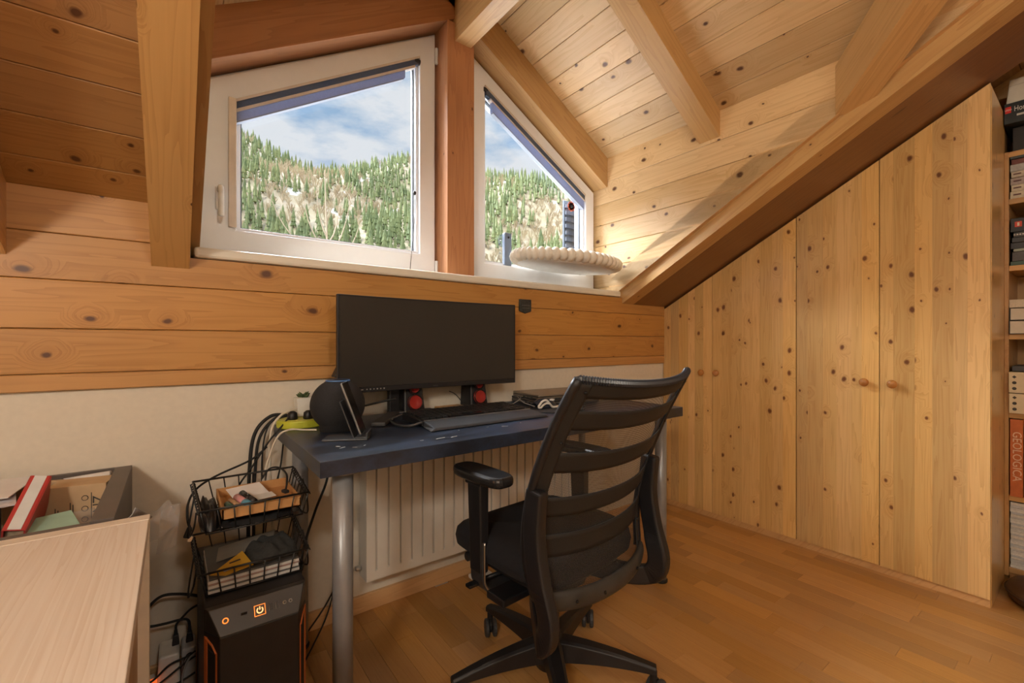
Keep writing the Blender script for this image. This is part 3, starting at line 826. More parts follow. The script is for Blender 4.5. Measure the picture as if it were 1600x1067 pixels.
# ================================================================== BOOKCASE AND WHAT STANDS IN IT
XB = 2.80
bk = thing('bookcase', 'pine bookcase beside the wardrobe at the right edge', 'bookcase', (2.95,-.1,0))
MB().box(XB, 3.12, .2455, .2585, .02, 1.80).build('side_panel', PINE_SHELF, bk, bevel=.001)
MB().box(XB, 3.12, -.56, -.535, .02, 1.80).build('side_panel', PINE_SHELF, bk, bevel=.001)
MB().box(3.10, 3.12, -.535, .2455, .02, 1.80).build('back_panel', PINE_SHELF, bk)
PINE_SHELFY = wood('shelf_pine_flat', (.56,.32,.12), (.42,.21,.07), axis=1, knots=.15, rough=.4)
shelves = [.055, .358, .705, 1.035, 1.322, 1.602, 1.80]
for z in shelves:
    MB().box(XB+.004, 3.10, -.535, .2455, z-.022, z).build('shelf', PINE_SHELFY, bk, bevel=.001)
MB().box(XB+.03, 3.10, -.535, .2455, 0, .033).build('plinth', PINE_SHELF, bk)

before_books = set(o.name for o in C.objects)
def book_flat(name, label, cat, y1, z0, t, cover, x0=XB+.01, depth=.2, width=.24, pages=True, round_=False, group=None):
    r = thing(name, label, cat, (x0+depth/2, y1-width/2, z0), group)
    if pages:
        MB().box(x0, x0+depth, y1-width, y1, z0, z0+.0025).box(x0, x0+depth, y1-width, y1, z0+t-.0025, z0+t).box(x0, x0+depth, y1-.003, y1, z0, z0+t).build('cover', cover, r, bevel=.001)
        MB().box(x0+.003, x0+depth-.003, y1-width+.004, y1-.003, z0+.0025, z0+t-.0025).build('pages', mat('page_block', (.60,.54,.44), .85, var=.15, scale=250), r)
    else:
        MB().box(x0, x0+depth, y1-width, y1, z0, z0+t).build('box_body', cover, r, bevel=.0015)
    return r
S_ = shelves
# magazines at the bottom
rr = random.Random(5)
z = S_[0]; k = 0
names = ['bottom','second','third']
MAGC = [(.66,.64,.60),(.58,.57,.55),(.50,.50,.50),(.62,.58,.52),(.45,.47,.50)]
zs = z
while zs < S_[1]-.040:
    t = rr.choice((.008,.010,.012)); dx = rr.uniform(0,.006)
    r = MB().box(XB+.012+dx, XB+.21+dx, .228-.27, .228-rr.uniform(0,.003), zs, zs+t-.0006).build('magazine', mat('magazine_%d' % (k % 5), MAGC[k % 5], .6, var=.12, scale=120))
    tag(r, 'thin pale magazine in the tall stack on the lowest bookcase shelf', 'magazine', 'magazines on the lowest bookcase shelf')
    zs += t; k += 1
# orange book standing upright
ob = thing('book', 'tall orange book standing upright with its title down the spine', 'book', (XB+.1,.2,S_[1]))
ORANGE = mat('orange_book_cloth', (.50,.125,.03), .55, var=.15, scale=40)
MB().box(XB-.004, XB+.22, .190, .193, S_[1], S_[1]+.322).box(XB-.004, XB+.22, .223, .2265, S_[1], S_[1]+.322).box(XB-.006, XB-.001, .190, .2265, S_[1], S_[1]+.322).build('cover', ORANGE, ob, bevel=.002)
MB().box(XB, XB+.215, .193, .223, S_[1]+.003, S_[1]+.318).build('pages', mat('page_block', (.60,.54,.44), .85), ob)
text('title', 'GEOLOGICA', .036, mat('pale_foil', (.72,.52,.36), .4), ob, frame_matrix((XB-.0068,.2075,S_[1]+.168), (0,0,-1), (0,-1,0)), squeeze=1.0)
nb = thing('book', 'dark blue book standing right beside the orange book', 'book', (XB+.1,.16,S_[1]))
MB().box(XB+.002, XB+.2, .15, .188, S_[1], S_[1]+.29).build('cover', mat('navy_cloth', (.02,.03,.07), .6), nb, bevel=.002)
# cream boxes
CREAM = mat('cream_card_box', (.64,.54,.37), .7, var=.04)
for q, (z0, t, lab) in enumerate([(S_[2], .085, 'lower of two cream card boxes with printed symbols in the bookcase'), (S_[2]+.086, .088, 'upper of two cream card boxes with printed symbols in the bookcase')]):
    r = thing('storage_box', lab, 'box', (XB+.1,.1,z0), 'cream boxes in the bookcase')
    bx0 = XB-.012-.008*q
    MB().box(bx0, XB+.22, -.08, .229, z0, z0+t-.002).build('box_body', CREAM, r, bevel=.002)
    for s_ in range(3):
        zz = z0+.018+.024*s_
        mk_ = MB().lathe([(.0005,0),(.0065,0),(.0065,.0008),(.0005,.0008)], (bx0,.213,zz), Matrix.Rotation(-PI/2,3,'Y'), 10 if s_ < 2 else 4)
        mk_.build('printed_symbol', INK, r)
r = book_flat('disc_case', 'dark flat case lying on the cream boxes in the bookcase', 'case', .222, S_[2]+.175, .022, DARKG, pages=False)
# thick books
book_flat('thick_book', 'lowest thick grey book lying on the shelf below the dark game boxes', 'book', .229, S_[3], .056, mat('dark_cover', (.03,.025,.02), .6), x0=XB-.012)
book_flat('thick_book', 'middle thick grey book in the flat stack of three', 'book', .228, S_[3]+.057, .052, mat('dark_cover', (.03,.025,.02), .6), x0=XB-.006)
book_flat('paper_pad', 'pale pad of paper on top of the flat book stack', 'pad', .229, S_[3]+.110, .034, mat('pad_paper', (.58,.50,.38), .8, var=.12, scale=200), x0=XB-.004, pages=False)
# dark game boxes
zz = S_[4]
for k, (t, c, lab) in enumerate([(.018,(.03,.07,.05),'dark green flat box at the bottom of the dark stack'),(.040,(.07,.06,.055),'grey brown box low in the dark stack'),(.012,(.30,.33,.28),'thin grey green box in the dark stack'),(.026,(.02,.02,.022),'black box with faint stripe in the dark stack'),(.022,(.022,.022,.024),'black box under the box with printed dots'),(.022,(.05,.05,.05),'black box with pale printed dots in the dark stack'),(.058,(.012,.012,.014),'black box with a small red label topping the dark stack')]):
    r = thing('game_box', lab, 'box', (XB+.1,.1,zz), 'dark boxes in the bookcase')
    yo = .226-.004*(k % 3); MB().box(XB+.008+.004*(k%2), XB+.2, -.05, yo, zz, zz+t-.001).build('box_body', mat('game_box_%d' % k, c, .45, var=.2), r, bevel=.0015)
    if k == 5:
        for q in range(6): MB().lathe([(.0005,0),(.003,0),(.003,.001),(.0005,.001)], (XB+.0125,.215-.008*q,zz+.011), Matrix.Rotation(-PI/2,3,'Y'), 8).build('printed_dot', mat('pale_print', (.55,.52,.48), .6), r)
    if k == 6:
        lb = MB().box(XB+.0068, XB+.009, .194, .214, zz+.020, zz+.042).build('label', mat('red_print', (.62,.06,.03), .5), r)
        MB().box(XB+.006, XB+.007, .201, .207, zz+.024, zz+.038).build('label_mark', mat('cream_print', (.75,.68,.55), .5), lb)
    zz += t
# pale labelled boxes
zz = S_[5]-.0
zz = S_[5]
# shelf five: stack of pale boxes above the dark stack is one shelf up
for k, (t, c, lab) in enumerate([(.030,(.50,.44,.33),'lowest cream box with a dark stripe on the upper game shelf'),(.028,(.52,.46,.35),'second cream box with a dark stripe on the upper game shelf'),(.030,(.34,.28,.26),'patterned grey box above the cream boxes'),(.026,(.46,.40,.32),'beige box above the patterned grey box'),(.030,(.36,.35,.34),'grey box under the red brown box'),(.022,(.14,.04,.03),'thin red brown box on the upper game shelf'),(.030,(.05,.06,.06),'dark slate box topping the upper game shelf')]):
    r = thing('game_box', lab, 'box', (XB+.1,.1,zz), 'boxes on the upper game shelf')
    MB().box(XB+.006+.003*(k%3), XB+.2, -.05, .227-.003*(k%2), zz, zz+t-.001).build('box_body', mat('upper_box_%d' % k, c, .5, var=.15, scale=80), r, bevel=.0015)
    if k < 4: MB().box(XB+.005+.003*(k%3), XB+.007+.003*(k%3), .196, .218, zz+t*.42, zz+t*.6).build('printed_stripe', mat('dark_stripe', (.10,.04,.04), .6), r)
    zz += t
# toy box and white box on top
zt = S_[6]
r = thing('carton', 'very dark carton on the top shelf under the toy box', 'box', (XB+.1,.1,zt)); MB().box(XB+.03, XB+.25, -.1, .222, zt, zt+.105).build('box_body', mat('dark_carton', (.02,.015,.012), .6), r, bevel=.002)
zt += .106
r = thing('toy_box', 'black building-set box with a red square logo on the top shelf', 'box', (XB+.1,.1,zt))
MB().box(XB-.035, XB+.25, -.20, .241, zt, zt+.085).build('box_body', mat('black_gloss_card', (.016,.020,.020), .4), r, bevel=.002)
lg = MB().box(XB-.0362, XB-.034, .2205, .237, zt+.044, zt+.070).build('logo_square', mat('logo_red', (.62,.03,.02), .4), r)
text('logo_text', 'LEGO', .0095, mat('logo_white', (.85,.80,.70), .5), lg, frame_matrix((XB-.0366,.2288,zt+.057), (0,-1,0), (0,0,1)), squeeze=.8)
text('title', 'Horizon', .030, mat('pale_foil_print', (.66,.62,.55), .5), r, frame_matrix((XB-.0356,.1815,zt+.056), (0,-1,0), (0,0,1)), squeeze=.62)
MB().box(XB-.0360, XB-.0345, .14, .205, zt+.026, zt+.034).build('subtitle_bar', mat('pale_print_bar', (.55,.52,.46), .5), r)
zt += .0855
r = thing('white_box', 'plain off-white box lying on the black toy box', 'box', (XB+.1,.1,zt))
MB().hexa([(XB-.02,-.15,zt),(XB+.2,-.15,zt),(XB+.2,.236,zt),(XB-.02,.236,zt)], [(XB-.02,-.15,zt+.10),(XB+.2,-.15,zt+.10),(XB+.2,.226,zt+.10),(XB-.02,.226,zt+.10)]).build('box_body', mat('offwhite_card', (.62,.56,.46), .7), r, bevel=.002)
MB().box(XB-.021, XB+.2, -.15, .2275, zt+.072, zt+.075).build('lid_edge', mat('offwhite_card_edge', (.50,.45,.37), .7), r)

for o in C.objects:      # push the whole row up against the left upright
    if o.name not in before_books and o.parent is None: o.location.y += .0155

# round floor cushion
pf = thing('floor_cushion', 'round dark brown floor cushion in front of the bookcase', 'cushion', (2.64,.07,0))
LEATH = mat('brown_leather', (.085,.040,.018), .5, var=.2, scale=20, bump=.3)
MB().lathe([(.02,0.0),(.13,0.0),(.165,.015),(.172,.04),(.16,.062),(.12,.074),(.02,.077)], (2.64,.07,0), None, 40).build('cushion_body', LEATH, pf, smooth=True)
MB().tube([(2.64+.171*math.cos(2*PI*k/40), .07+.171*math.sin(2*PI*k/40), .040) for k in range(40)], .004, 6, closed=True).build('piping', mat('dark_piping', (.05,.025,.012), .6), pf, smooth=True)
MB().sphere((2.64,.07,.077), .010, 10, 6, sz=.5).build('button', LEATH, pf, smooth=True)

# ================================================================== RADIATOR
rd = thing('radiator', 'flat white ribbed panel radiator on the wall under the desk', 'radiator', (1.05,1.6,.15))
X1, X2, ZB, ZT, YF = .545, 1.60, .150, .650, 1.575
prof = [(X1,0)]; pitch = .0455; x = X1+.030
while x < X2-.03:
    prof += [(x,0),(x+.002,.010),(x+.006,.010),(x+.008,0)]; x += pitch
prof.append((X2,0))
rm = MB()
vs = []; 
for z, q in ((ZB,0),(ZB+.03,0),(ZB+.036,1),(ZT-.036,1),(ZT-.03,0),(ZT,0)):
    vs += [(p[0], YF+p[1]*q, z) for p in prof]
n = len(prof); fs = [(j*n+i, j*n+i+1, (j+1)*n+i+1, (j+1)*n+i) for j in range(5) for i in range(n-1)]
rm.add(vs, fs); rm.build('front_panel', RADW, rd)
MB().box(X1, X2, YF+.0105, YF+.015, ZB, ZT).build('backing_panel', RADW, rd)
MB().box(X1+.01, X2-.01, 1.600, 1.645, ZB+.02, ZT-.02).build('convector', RADW, rd)
for xx in (X1-.002, X2-.003): MB().box(xx, xx+.005, YF-.001, 1.645, ZB, ZT).build('side_panel', RADW, rd, bevel=.001)
MB().box(X1, X2, YF, 1.645, ZT, ZT+.004).build('grille', RADW, rd)
for xx in (.70, 1.45): MB().box(xx, xx+.03, 1.64, 1.655, ZB+.06, ZT-.06).build('wall_bracket', STEELG, rd)
MB().lathe([(.009,0),(.009,.018),(.006,.022)], (X1-.005,1.625,ZB+.035), Matrix.Rotation(-PI/2,3,'Y'), 12).build('bleed_plug', CHROME, rd)
vv = MB().box(1.005,1.075,1.590,1.620,.095,.125).build('valve', BLACKP, rd, bevel=.005)
MB().lathe([(.016,0),(.019,.004),(.019,.038),(.014,.042)], (1.010,1.60,.110), Matrix.Rotation(-PI/2,3,'Y'), 16).build('valve_wheel', RUBBER, vv, smooth=False)
for xx, c in ((1.020, mat('copper_pipe', (.42,.17,.09), .35, metal=.7)), (1.068, mat('brass_pipe', (.36,.27,.13), .35, metal=.7))):
    MB().lathe([(.008,.002),(.008,.150)], (xx,1.605,0), None, 12).build('pipe', c, rd, smooth=True)
MB().box(.998,1.090,1.575,1.635,0,.016).build('pipe_collar', WHITEP, rd, bevel=.006)

# ================================================================== DESK
DX0, DX1, DY0, DY1, DZ = .263, 1.70, 1.066, 1.652, .73
dk = thing('desk', 'blue black rectangular desk on grey tubular legs', 'desk', (.98,1.36,0))
def desk_mat():
    m, n, b = base_mat('black_laminate_blue_sheen'); L = n.links.new
    t = n.nodes.new('ShaderNodeTexCoord')
    a = n.nodes.new('ShaderNodeTexNoise'); a.inputs['Scale'].default_value = 6; a.inputs['Detail'].default_value = 6; a.inputs['Roughness'].default_value = .7
    mp_ = n.nodes.new('ShaderNodeMapping'); mp_.inputs['Scale'].default_value = (.7, 2.2, 1); L(t.outputs['Object'], mp_.inputs[0]); L(mp_.outputs[0], a.inputs['Vector'])
    r = n.nodes.new('ShaderNodeValToRGB'); L(a.outputs['Fac'], r.inputs['Fac'])
    e = r.color_ramp.elements; e[0].position = .40; e[0].color = (.012,.015,.024,1); e[1].position = .80; e[1].color = (.050,.080,.15,1)  # window sheen painted into the colour as bluer patches
    L(r.outputs['Color'], b.inputs['Base Color'])
    rr_ = n.nodes.new('ShaderNodeMapRange'); L(a.outputs['Fac'], rr_.inputs[0]); rr_.inputs[3].default_value = .22; rr_.inputs[4].default_value = .45
    L(rr_.outputs[0], b.inputs['Roughness']); return m
MB().box(DX0, DX1, DY0, DY1, DZ-.038, DZ).build('desktop', desk_mat(), dk, bevel=.0015)
for x in (.33, 1.63):
    for y in (1.125, 1.590):
        lg_ = MB().lathe([(.024,.012),(.024,DZ-.04)], (x,y,0), None, 24).build('leg', STEELG, dk, smooth=True)
        MB().lathe([(.026,0),(.028,.003),(.028,.010),(.024,.014)], (x,y,0), None, 20).build('foot', RUBBER, lg_)
        MB().lathe([(.045,DZ-.044),(.045,DZ-.0385)], (x,y,0), None, 20).build('mounting_plate', STEELG, lg_)
# paint flecks dried on to the top
fk = MB()
for x, y, l, a in [(.345,1.18,.018,.5),(.372,1.165,.012,-.6),(.40,1.172,.010,.9),(.545,1.135,.010,.1),(.60,1.130,.030,.15),(.64,1.125,.022,.2),(.80,1.19,.008,0),(.85,1.165,.020,-.5),(.93,1.185,.006,.4),(.70,1.20,.006,1.0),(.34,1.20,.012,-.9)]:
    Mf = Matrix.Rotation(a, 3, 'Z'); fk.obox((x,y,DZ+.0003), (l,.0028,.0006), Mf)
tag(fk.build('paint_fleck', mat('dried_white_paint', (.55,.58,.62), .7), dk), kind='stuff')

# ================================================================== MONITOR
mn = thing('monitor', 'wide curved black monitor standing on the desk', 'monitor', (.79,1.5,DZ))
MX0, MX1, MZ0, MZ1, MYC = .427, 1.161, .829, 1.160, 1.537
mw = (MX1-MX0)/2; mcx = (MX0+MX1)/2
def mon_y(x): return MYC - .022*((x-mcx)/mw)**2
def curved_slab(z0, z1, y_off, t, x0=MX0, x1=MX1, n=20):
    m_ = MB(); vs = []
    for i_ in range(n+1):
        x = x0+(x1-x0)*i_/n; y = mon_y(x)+y_off
        vs += [(x,y,z0),(x,y+t,z0),(x,y+t,z1),(x,y,z1)]
    fs = []
    for i_ in range(n):
        a = 4*i_
        for q in range(4): fs.append((a+q, a+(q+1)%4, a+4+(q+1)%4, a+4+q))
    fs += [(0,1,2,3), (4*n+3,4*n+2,4*n+1,4*n)]
    return m_.add(vs, fs)
bz = curved_slab(MZ0, MZ1, 0, .018).build('housing', BLACKP, mn, bevel=.002)
curved_slab(MZ0+.019, MZ1-.006, -.0006, .001, MX0+.007, MX1-.007).build('screen', mat('dark_screen', (.030,.027,.024), .34, var=.1, scale=3), mn)
curved_slab(MZ0+.0175, MZ0+.019, -.0008, .001, MX0+.007, MX1-.007).build('screen_lip', BLACKG, mn)
MB().box(mcx-.16,mcx+.16,MYC+.018,MYC+.055,MZ0+.06,MZ1-.07).build('back_housing', BLACKP, mn, bevel=.015)
MB().box(.632,.672,MYC+.050,MYC+.075,DZ+.008,.98).build('stand_column', BLACKP, mn, bevel=.004)
MB().box(.672,.70,MYC+.03,MYC+.075,.93,.99).build('stand_arm', BLACKP, mn, bevel=.004)
for x_, y_ in ((.52,1.40),(.80,1.57)):
    a = Vector((.652,1.590,DZ+.009)); b_ = Vector((x_,y_,DZ+.007)); d_ = (b_-a); Mz = Matrix.Rotation(math.atan2(d_.y,d_.x),3,'Z')
    MB().obox((a+b_)/2, (d_.length,.045,.014), Mz).build('stand_foot', DARKG, mn, bevel=.004)
pr = mat('grey_marking', (.42,.40,.37), .5)
MB().box(.492,.515,MYC-.0135,MYC-.008,MZ0+.0085,MZ0+.011).build('printed_mark', pr, mn)
for k in range(6):
    x = .528+.0125*k
    MB().lathe([(.0005,0),(.0028,0),(.0028,.0008),(.0005,.0008)], (x,mon_y(x)+.0004,MZ0+.010), Matrix.Rotation(PI/2,3,'X'), 8 if k % 2 else 4).build('button_mark', pr, mn)
MB().box(.785,.805,MYC-.0008,MYC+.001,MZ0+.004,MZ0+.009).build('badge', DARKG, mn)

# ================================================================== SPEAKERS
def speaker(x, y, label):
    r = thing('desk_speaker', label, 'speaker', (x,y,DZ), 'pair of desk speakers')
    hw = .043
    fr = [(x-hw,y-.045,DZ+.004),(x+hw,y-.045,DZ+.004),(x+hw,y+.045,DZ+.004),(x-hw,y+.045,DZ+.004)]
    tp = [(x-hw*.82,y-.025,DZ+.135),(x+hw*.82,y-.025,DZ+.135),(x+hw*.82,y+.045,DZ+.135),(x-hw*.82,y+.045,DZ+.135)]
    MB().hexa(fr, tp).build('cabinet', BLACKP, r, bevel=.006)
    tilt = math.atan2(.020,.131)
    Mf = Matrix.Rotation(PI/2-tilt, 3, 'X')
    for zz, rad in ((.046,.024),(.098,.017)):
        yc = y-.045+.020*(zz-.004)/.131-.0075
        c_ = MB().lathe([(rad*1.2,-.004),(rad*1.2,.003),(rad,.004),(rad*.5,-.002),(.001,-.001)], (x,yc,DZ+zz), Mf, 24).build('cone', REDP, r, smooth=True)
        MB().tube([Vector((x,yc,DZ+zz)) + Mf @ Vector((rad*1.14*math.cos(2*PI*k/24), rad*1.14*math.sin(2*PI*k/24), .005)) for k in range(24)], .0022, 6, closed=True).build('cone_ring', BLACKG, c_, smooth=True)
    for sx in (-1,1): MB().box(x+sx*.03-.008,x+sx*.03+.008,y-.03,y+.03,DZ,DZ+.005).build('rubber_foot', RUBBER, r)
    MB().prism([(x-.006,DZ+.020),(x+.006,DZ+.020),(x,DZ+.010)], (0,y-.0455,0), (1,0,0), (0,0,1), (0,-1,0), 0, .002).build('badge', mat('red_badge', (.5,.04,.03), .4), r)
    return r
speaker(.722, 1.605, 'black desk speaker with red cones left of the wooden block')
speaker(1.010, 1.605, 'black desk speaker with red cones right of the wooden block')
wbk = thing('wooden_block', 'small flat pale wooden block between the two speakers', 'block', (.885,1.60,DZ))
MB().box(.835,.945,1.575,1.625,DZ,DZ+.014).build('block_body', PINE_TRIM, wbk, bevel=.002)
MB().box(.905,.944,1.574,1.576,DZ+.003,DZ+.011).build('paper_tag', PAPER, wbk)

# ================================================================== KEYBOARD
kb = thing('keyboard', 'black keyboard with a padded wrist rest in front of the monitor', 'keyboard', (.86,1.36,DZ))
kx0, kx1 = .625, 1.055
MB().hexa([(kx0,1.30,DZ+.004),(kx1,1.30,DZ+.004),(kx1,1.455,DZ+.004),(kx0,1.455,DZ+.004)], [(kx0,1.30,DZ+.020),(kx1,1.30,DZ+.020),(kx1,1.455,DZ+.030),(kx0,1.455,DZ+.030)]).build('case', BLACKP, kb, bevel=.003)
for ry in range(6):
    for cx in range(18):
        x = kx0+.010+cx*.0230; y = 1.308+ry*.0236; z = DZ+.0205+(y-1.30)*.0645
        if ry == 0 and 4 <= cx <= 9:
            if cx == 4: MB().box(x,x+.0230*6-.004,y,y+.019,z,z+.007).build('key', BLACKG, kb, bevel=.001)
            continue
        if ry == 0 and cx == 0: KM = None
        o_ = MB().box(x,x+.019,y,y+.019,z,z+.007).build('key', mat('key_plastic', (.020,.020,.021), .4), kb)
wrist = MB().hexa([(kx0-.012,1.218,DZ+.002),(kx1+.03,1.218,DZ+.002),(kx1+.01,1.298,DZ+.002),(kx0+.002,1.298,DZ+.002)], [(kx0+.006,1.224,DZ+.010),(kx1+.022,1.224,DZ+.010),(kx1+.008,1.296,DZ+.022),(kx0+.004,1.296,DZ+.022)]).build('wrist_rest', mat('dark_slate_rest', (.040,.045,.055), .55), kb, bevel=.003)
MB().box(kx0+.004,kx1+.006,1.295,1.2985,DZ+.0205,DZ+.0235).build('metal_edge', CHROME, kb)
MB().tube(crom([(kx0,1.30,DZ+.018),(kx0-.035,1.315,DZ+.008),(kx0-.055,1.37,DZ+.006),(kx0-.045,1.44,DZ+.012),(kx0,1.452,DZ+.024)],6), .004, 8).build('side_loop', DARKG, kb, smooth=True)

# ================================================================== MOUSE, PAD, LAPTOPS
pd = thing('mouse_pad', 'rounded dark slate mouse pad under the white mouse', 'mouse pad', (1.24,1.35,DZ))
pp = [(1.235+.115*math.cos(2*PI*k/40)*(1+.12*abs(math.sin(4*PI*k/40))), 1.345+.095*math.sin(2*PI*k/40)*(1+.12*abs(math.sin(4*PI*k/40)))) for k in range(40)]
MB().prism(pp, (0,0,DZ), (1,0,0), (0,1,0), (0,0,1), .0002, .004).build('pad_surface', mat('slate_pad', (.050,.055,.068), .75), pd)
MB().tube([(p[0],p[1],DZ+.003) for p in pp], .0018, 5, closed=True).build('stitched_edge', BLACKP, pd)
ms = thing('mouse', 'dark mouse with an open white side frame on the mouse pad', 'mouse', (1.215,1.385,DZ+.004))
def mouse_fn(a, b):
    th_ = PI*a; L_ = b
    hgt = .038*math.sin(PI*min(1, .12+L_*.88))**.7; wd = .030*(.55+.45*math.sin(PI*min(1,.15+.8*L_)))
    return Vector((1.215-.058+.115*L_, 1.385+wd*math.cos(th_), DZ+.006+hgt*math.sin(th_)))
mb_ = MB(); mb_.grid(mouse_fn, 14, 14); mb_.build('shell', mat('navy_mouse_shell', (.030,.040,.060), .25), ms, smooth=True, solid=.002)
MB().tube(crom([(1.150,1.352,DZ+.014),(1.168,1.350,DZ+.034),(1.19,1.349,DZ+.038),(1.205,1.349,DZ+.026),(1.222,1.349,DZ+.010),(1.245,1.350,DZ+.008),(1.275,1.356,DZ+.009)],6), .0045, 8).build('side_frame', WHITEP, ms, smooth=True)
MB().tube(crom([(1.150,1.352,DZ+.014),(1.160,1.349,DZ+.010),(1.172,1.349,DZ+.020),(1.190,1.349,DZ+.026),(1.207,1.349,DZ+.022)],5), .0042, 8).build('side_frame_inner', WHITEP, ms, smooth=True)
MB().sphere((1.232,1.362,DZ+.036), .010, 12, 8, sx=1.2, sz=.5).build('thumb_panel', mat('bright_white_plastic', (.88,.88,.88), .25), ms, smooth=True)
MB().tube(crom([(1.150,1.372,DZ+.014),(1.12,1.41,DZ+.03),(1.135,1.47,DZ+.05),(1.17,1.49,DZ+.035),(1.12,1.50,DZ+.006),(1.05,1.48,DZ+.004)],8), .0018, 6).build('cable', mat('grey_cable', (.28,.27,.26), .6), ms, smooth=True)
def laptop(name, label, x0, y0, z0, w_, d_, t_, rz, lid, base):
    r = thing(name, label, 'laptop', (x0+w_/2,y0+d_/2,z0), 'laptops stacked on the desk', local=True, rz=rz)
    MB().box(-w_/2,w_/2,-d_/2,d_/2,.001,t_*.55).build('base', base, r, bevel=.003)
    MB().box(-w_/2,w_/2,-d_/2,d_/2,t_*.62,t_).build('lid', lid, r, bevel=.003)
    MB().box(-w_/2+.02,w_/2-.02,d_/2-.012,d_/2-.002,t_*.5,t_*.68).build('hinge', BLACKP, r)
    for sx in (-1,1): MB().box(sx*w_*.4-.02,sx*w_*.4+.02,-.01,.01,0,.002).build('rubber_foot', RUBBER, r)
    for k in range(3): MB().box(-w_/2-.0005,-w_/2+.004,-.06+.03*k,-.045+.03*k,t_*.2,t_*.42).build('port', BLACKG, r)
laptop('laptop', 'lower dark grey laptop of the stack beside the wall', 1.235, 1.425, DZ, .34, .215, .024, math.radians(-8), DARKG, mat('gunmetal', (.14,.13,.125), .4, metal=.5))
laptop('laptop', 'upper bronze grey laptop lying closed on the other one', 1.240, 1.425, DZ+.0245, .335, .212, .022, math.radians(-6), mat('bronze_lid', (.30,.25,.20), .38, metal=.4), mat('bronze_base', (.20,.175,.15), .4, metal=.5))

# ================================================================== SMART SPEAKER, PHONE, PLANT, EXTENSION LEAD
ss = thing('smart_speaker', 'black spherical smart speaker with a blue light ring', 'smart speaker', (.405,1.432,DZ))
c_, r_ = Vector((.405,1.432,DZ+.078)), .080
prof = [(.03,-.080),(.052,-.0795)]+[(r_*math.cos(a), r_*math.sin(a)) for a in [math.radians(q) for q in range(-48,66,6)]]+[(.031,.0765),(.001,.0765)]
MB().lathe(prof, c_, None, 36).build('body', mat('black_knit', (.018,.018,.021), .85, var=.3, scale=300, bump=.3), ss, smooth=True)
MB().tube([(c_.x+.034*math.cos(2*PI*k/32), c_.y+.034*math.sin(2*PI*k/32), c_.z+.0745) for k in range(32)], .0022, 6, closed=True).build('light_ring', mat('blue_ring', (.06,.12,.22), .3, emit=(.10,.25,.55), es=.12), ss, smooth=True)
MB().lathe([(.050,0),(.052,.002),(.052,.004)], (c_.x,c_.y,DZ), None, 28).build('base_ring', RUBBER, ss)

ps = thing('phone_stand', 'dark grey angled phone stand in front of the smart speaker', 'stand', (.395,1.285,DZ), local=True, rz=math.radians(62))
MB().box(-.040,.040,-.055,.065,0,.005).build('base_plate', DARKG, ps, bevel=.002)
Mt = Matrix.Rotation(math.radians(-20), 3, 'X')
MB().obox((0,.002,.055), (.055,.004,.11), Mt).build('back_rest', DARKG, ps, bevel=.0015)
MB().box(-.036,.036,-.052,-.022,.005,.009).build('ledge', DARKG, ps, bevel=.001)
MB().box(-.036,.036,-.055,-.050,.005,.020).build('lip', DARKG, ps, bevel=.001)
ph = thing('phone', 'black phone leaning upright on the angled stand', 'phone', (.395,1.285,DZ), local=True, rz=math.radians(62))
cph = Vector((0,-.010,.0865))
MB().obox(cph, (.074,.0065,.152), Mt).build('body', mat('silver_phone_edge', (.28,.28,.28), .3, metal=.8), ph, bevel=.003)
MB().obox(cph+Mt@Vector((0,-.0035,0)), (.070,.001,.148), Mt).build('screen', BLACKG, ph)
MB().obox(cph+Mt@Vector((0,.0045,.05)), (.030,.002,.030), Mt).build('camera_bump', BLACKG, ph, bevel=.0008)

pt = thing('plant_pot', 'small white square pot with a grey green succulent on the desk', 'plant', (.352,1.62,DZ))
zp = DZ+.026
ls = thing('extension_lead', 'flat oval lime green extension lead at the back left desk corner', 'extension lead', (.34,1.58,DZ))
ov = [(.335+.078*math.cos(2*PI*k/36), 1.572+.062*math.sin(2*PI*k/36)) for k in range(36)]
MB().prism(ov, (0,0,DZ), (1,0,0), (0,1,0), (0,0,1), 0, .024).build('body', LIME, ls, bevel=.004)
MB().prism([(.335+.86*(p[0]-.335), 1.572+.86*(p[1]-1.572)) for p in ov], (0,0,DZ), (1,0,0), (0,1,0), (0,0,1), .0235, .0255).build('top_disc', mat('lime_top', (.56,.56,.10), .45), ls)
for x, y in ((.30,1.555),(.345,1.545)):
    pl = MB().lathe([(.014,.0255),(.016,.028),(.014,.046),(.006,.052)], (x,y,DZ), None, 14).build('plug', BLACKP, ls, smooth=True)
z0 = DZ+.026
MB().hexa([(.345-.020,1.610-.020,z0),(.345+.020,1.610-.020,z0),(.345+.020,1.610+.020,z0),(.345-.020,1.610+.020,z0)], [(.345-.027,1.610-.027,z0+.062),(.345+.027,1.610-.027,z0+.062),(.345+.027,1.610+.027,z0+.062),(.345-.027,1.610+.027,z0+.062)]).build('pot', WHITEP, pt, bevel=.003)
lf = MB()
for k in range(11):
    a = k*2.4; Ml = Matrix.Rotation(a, 3, 'Z') @ Matrix.Rotation(.6+.05*k, 3, 'Y')
    lf.lathe([(.001,0),(.006,.008),(.005,.018),(.0005,.027)], (.345,1.610,z0+.058), Ml, 6)
lf.build('leaves', GREENLEAF, pt, smooth=True)
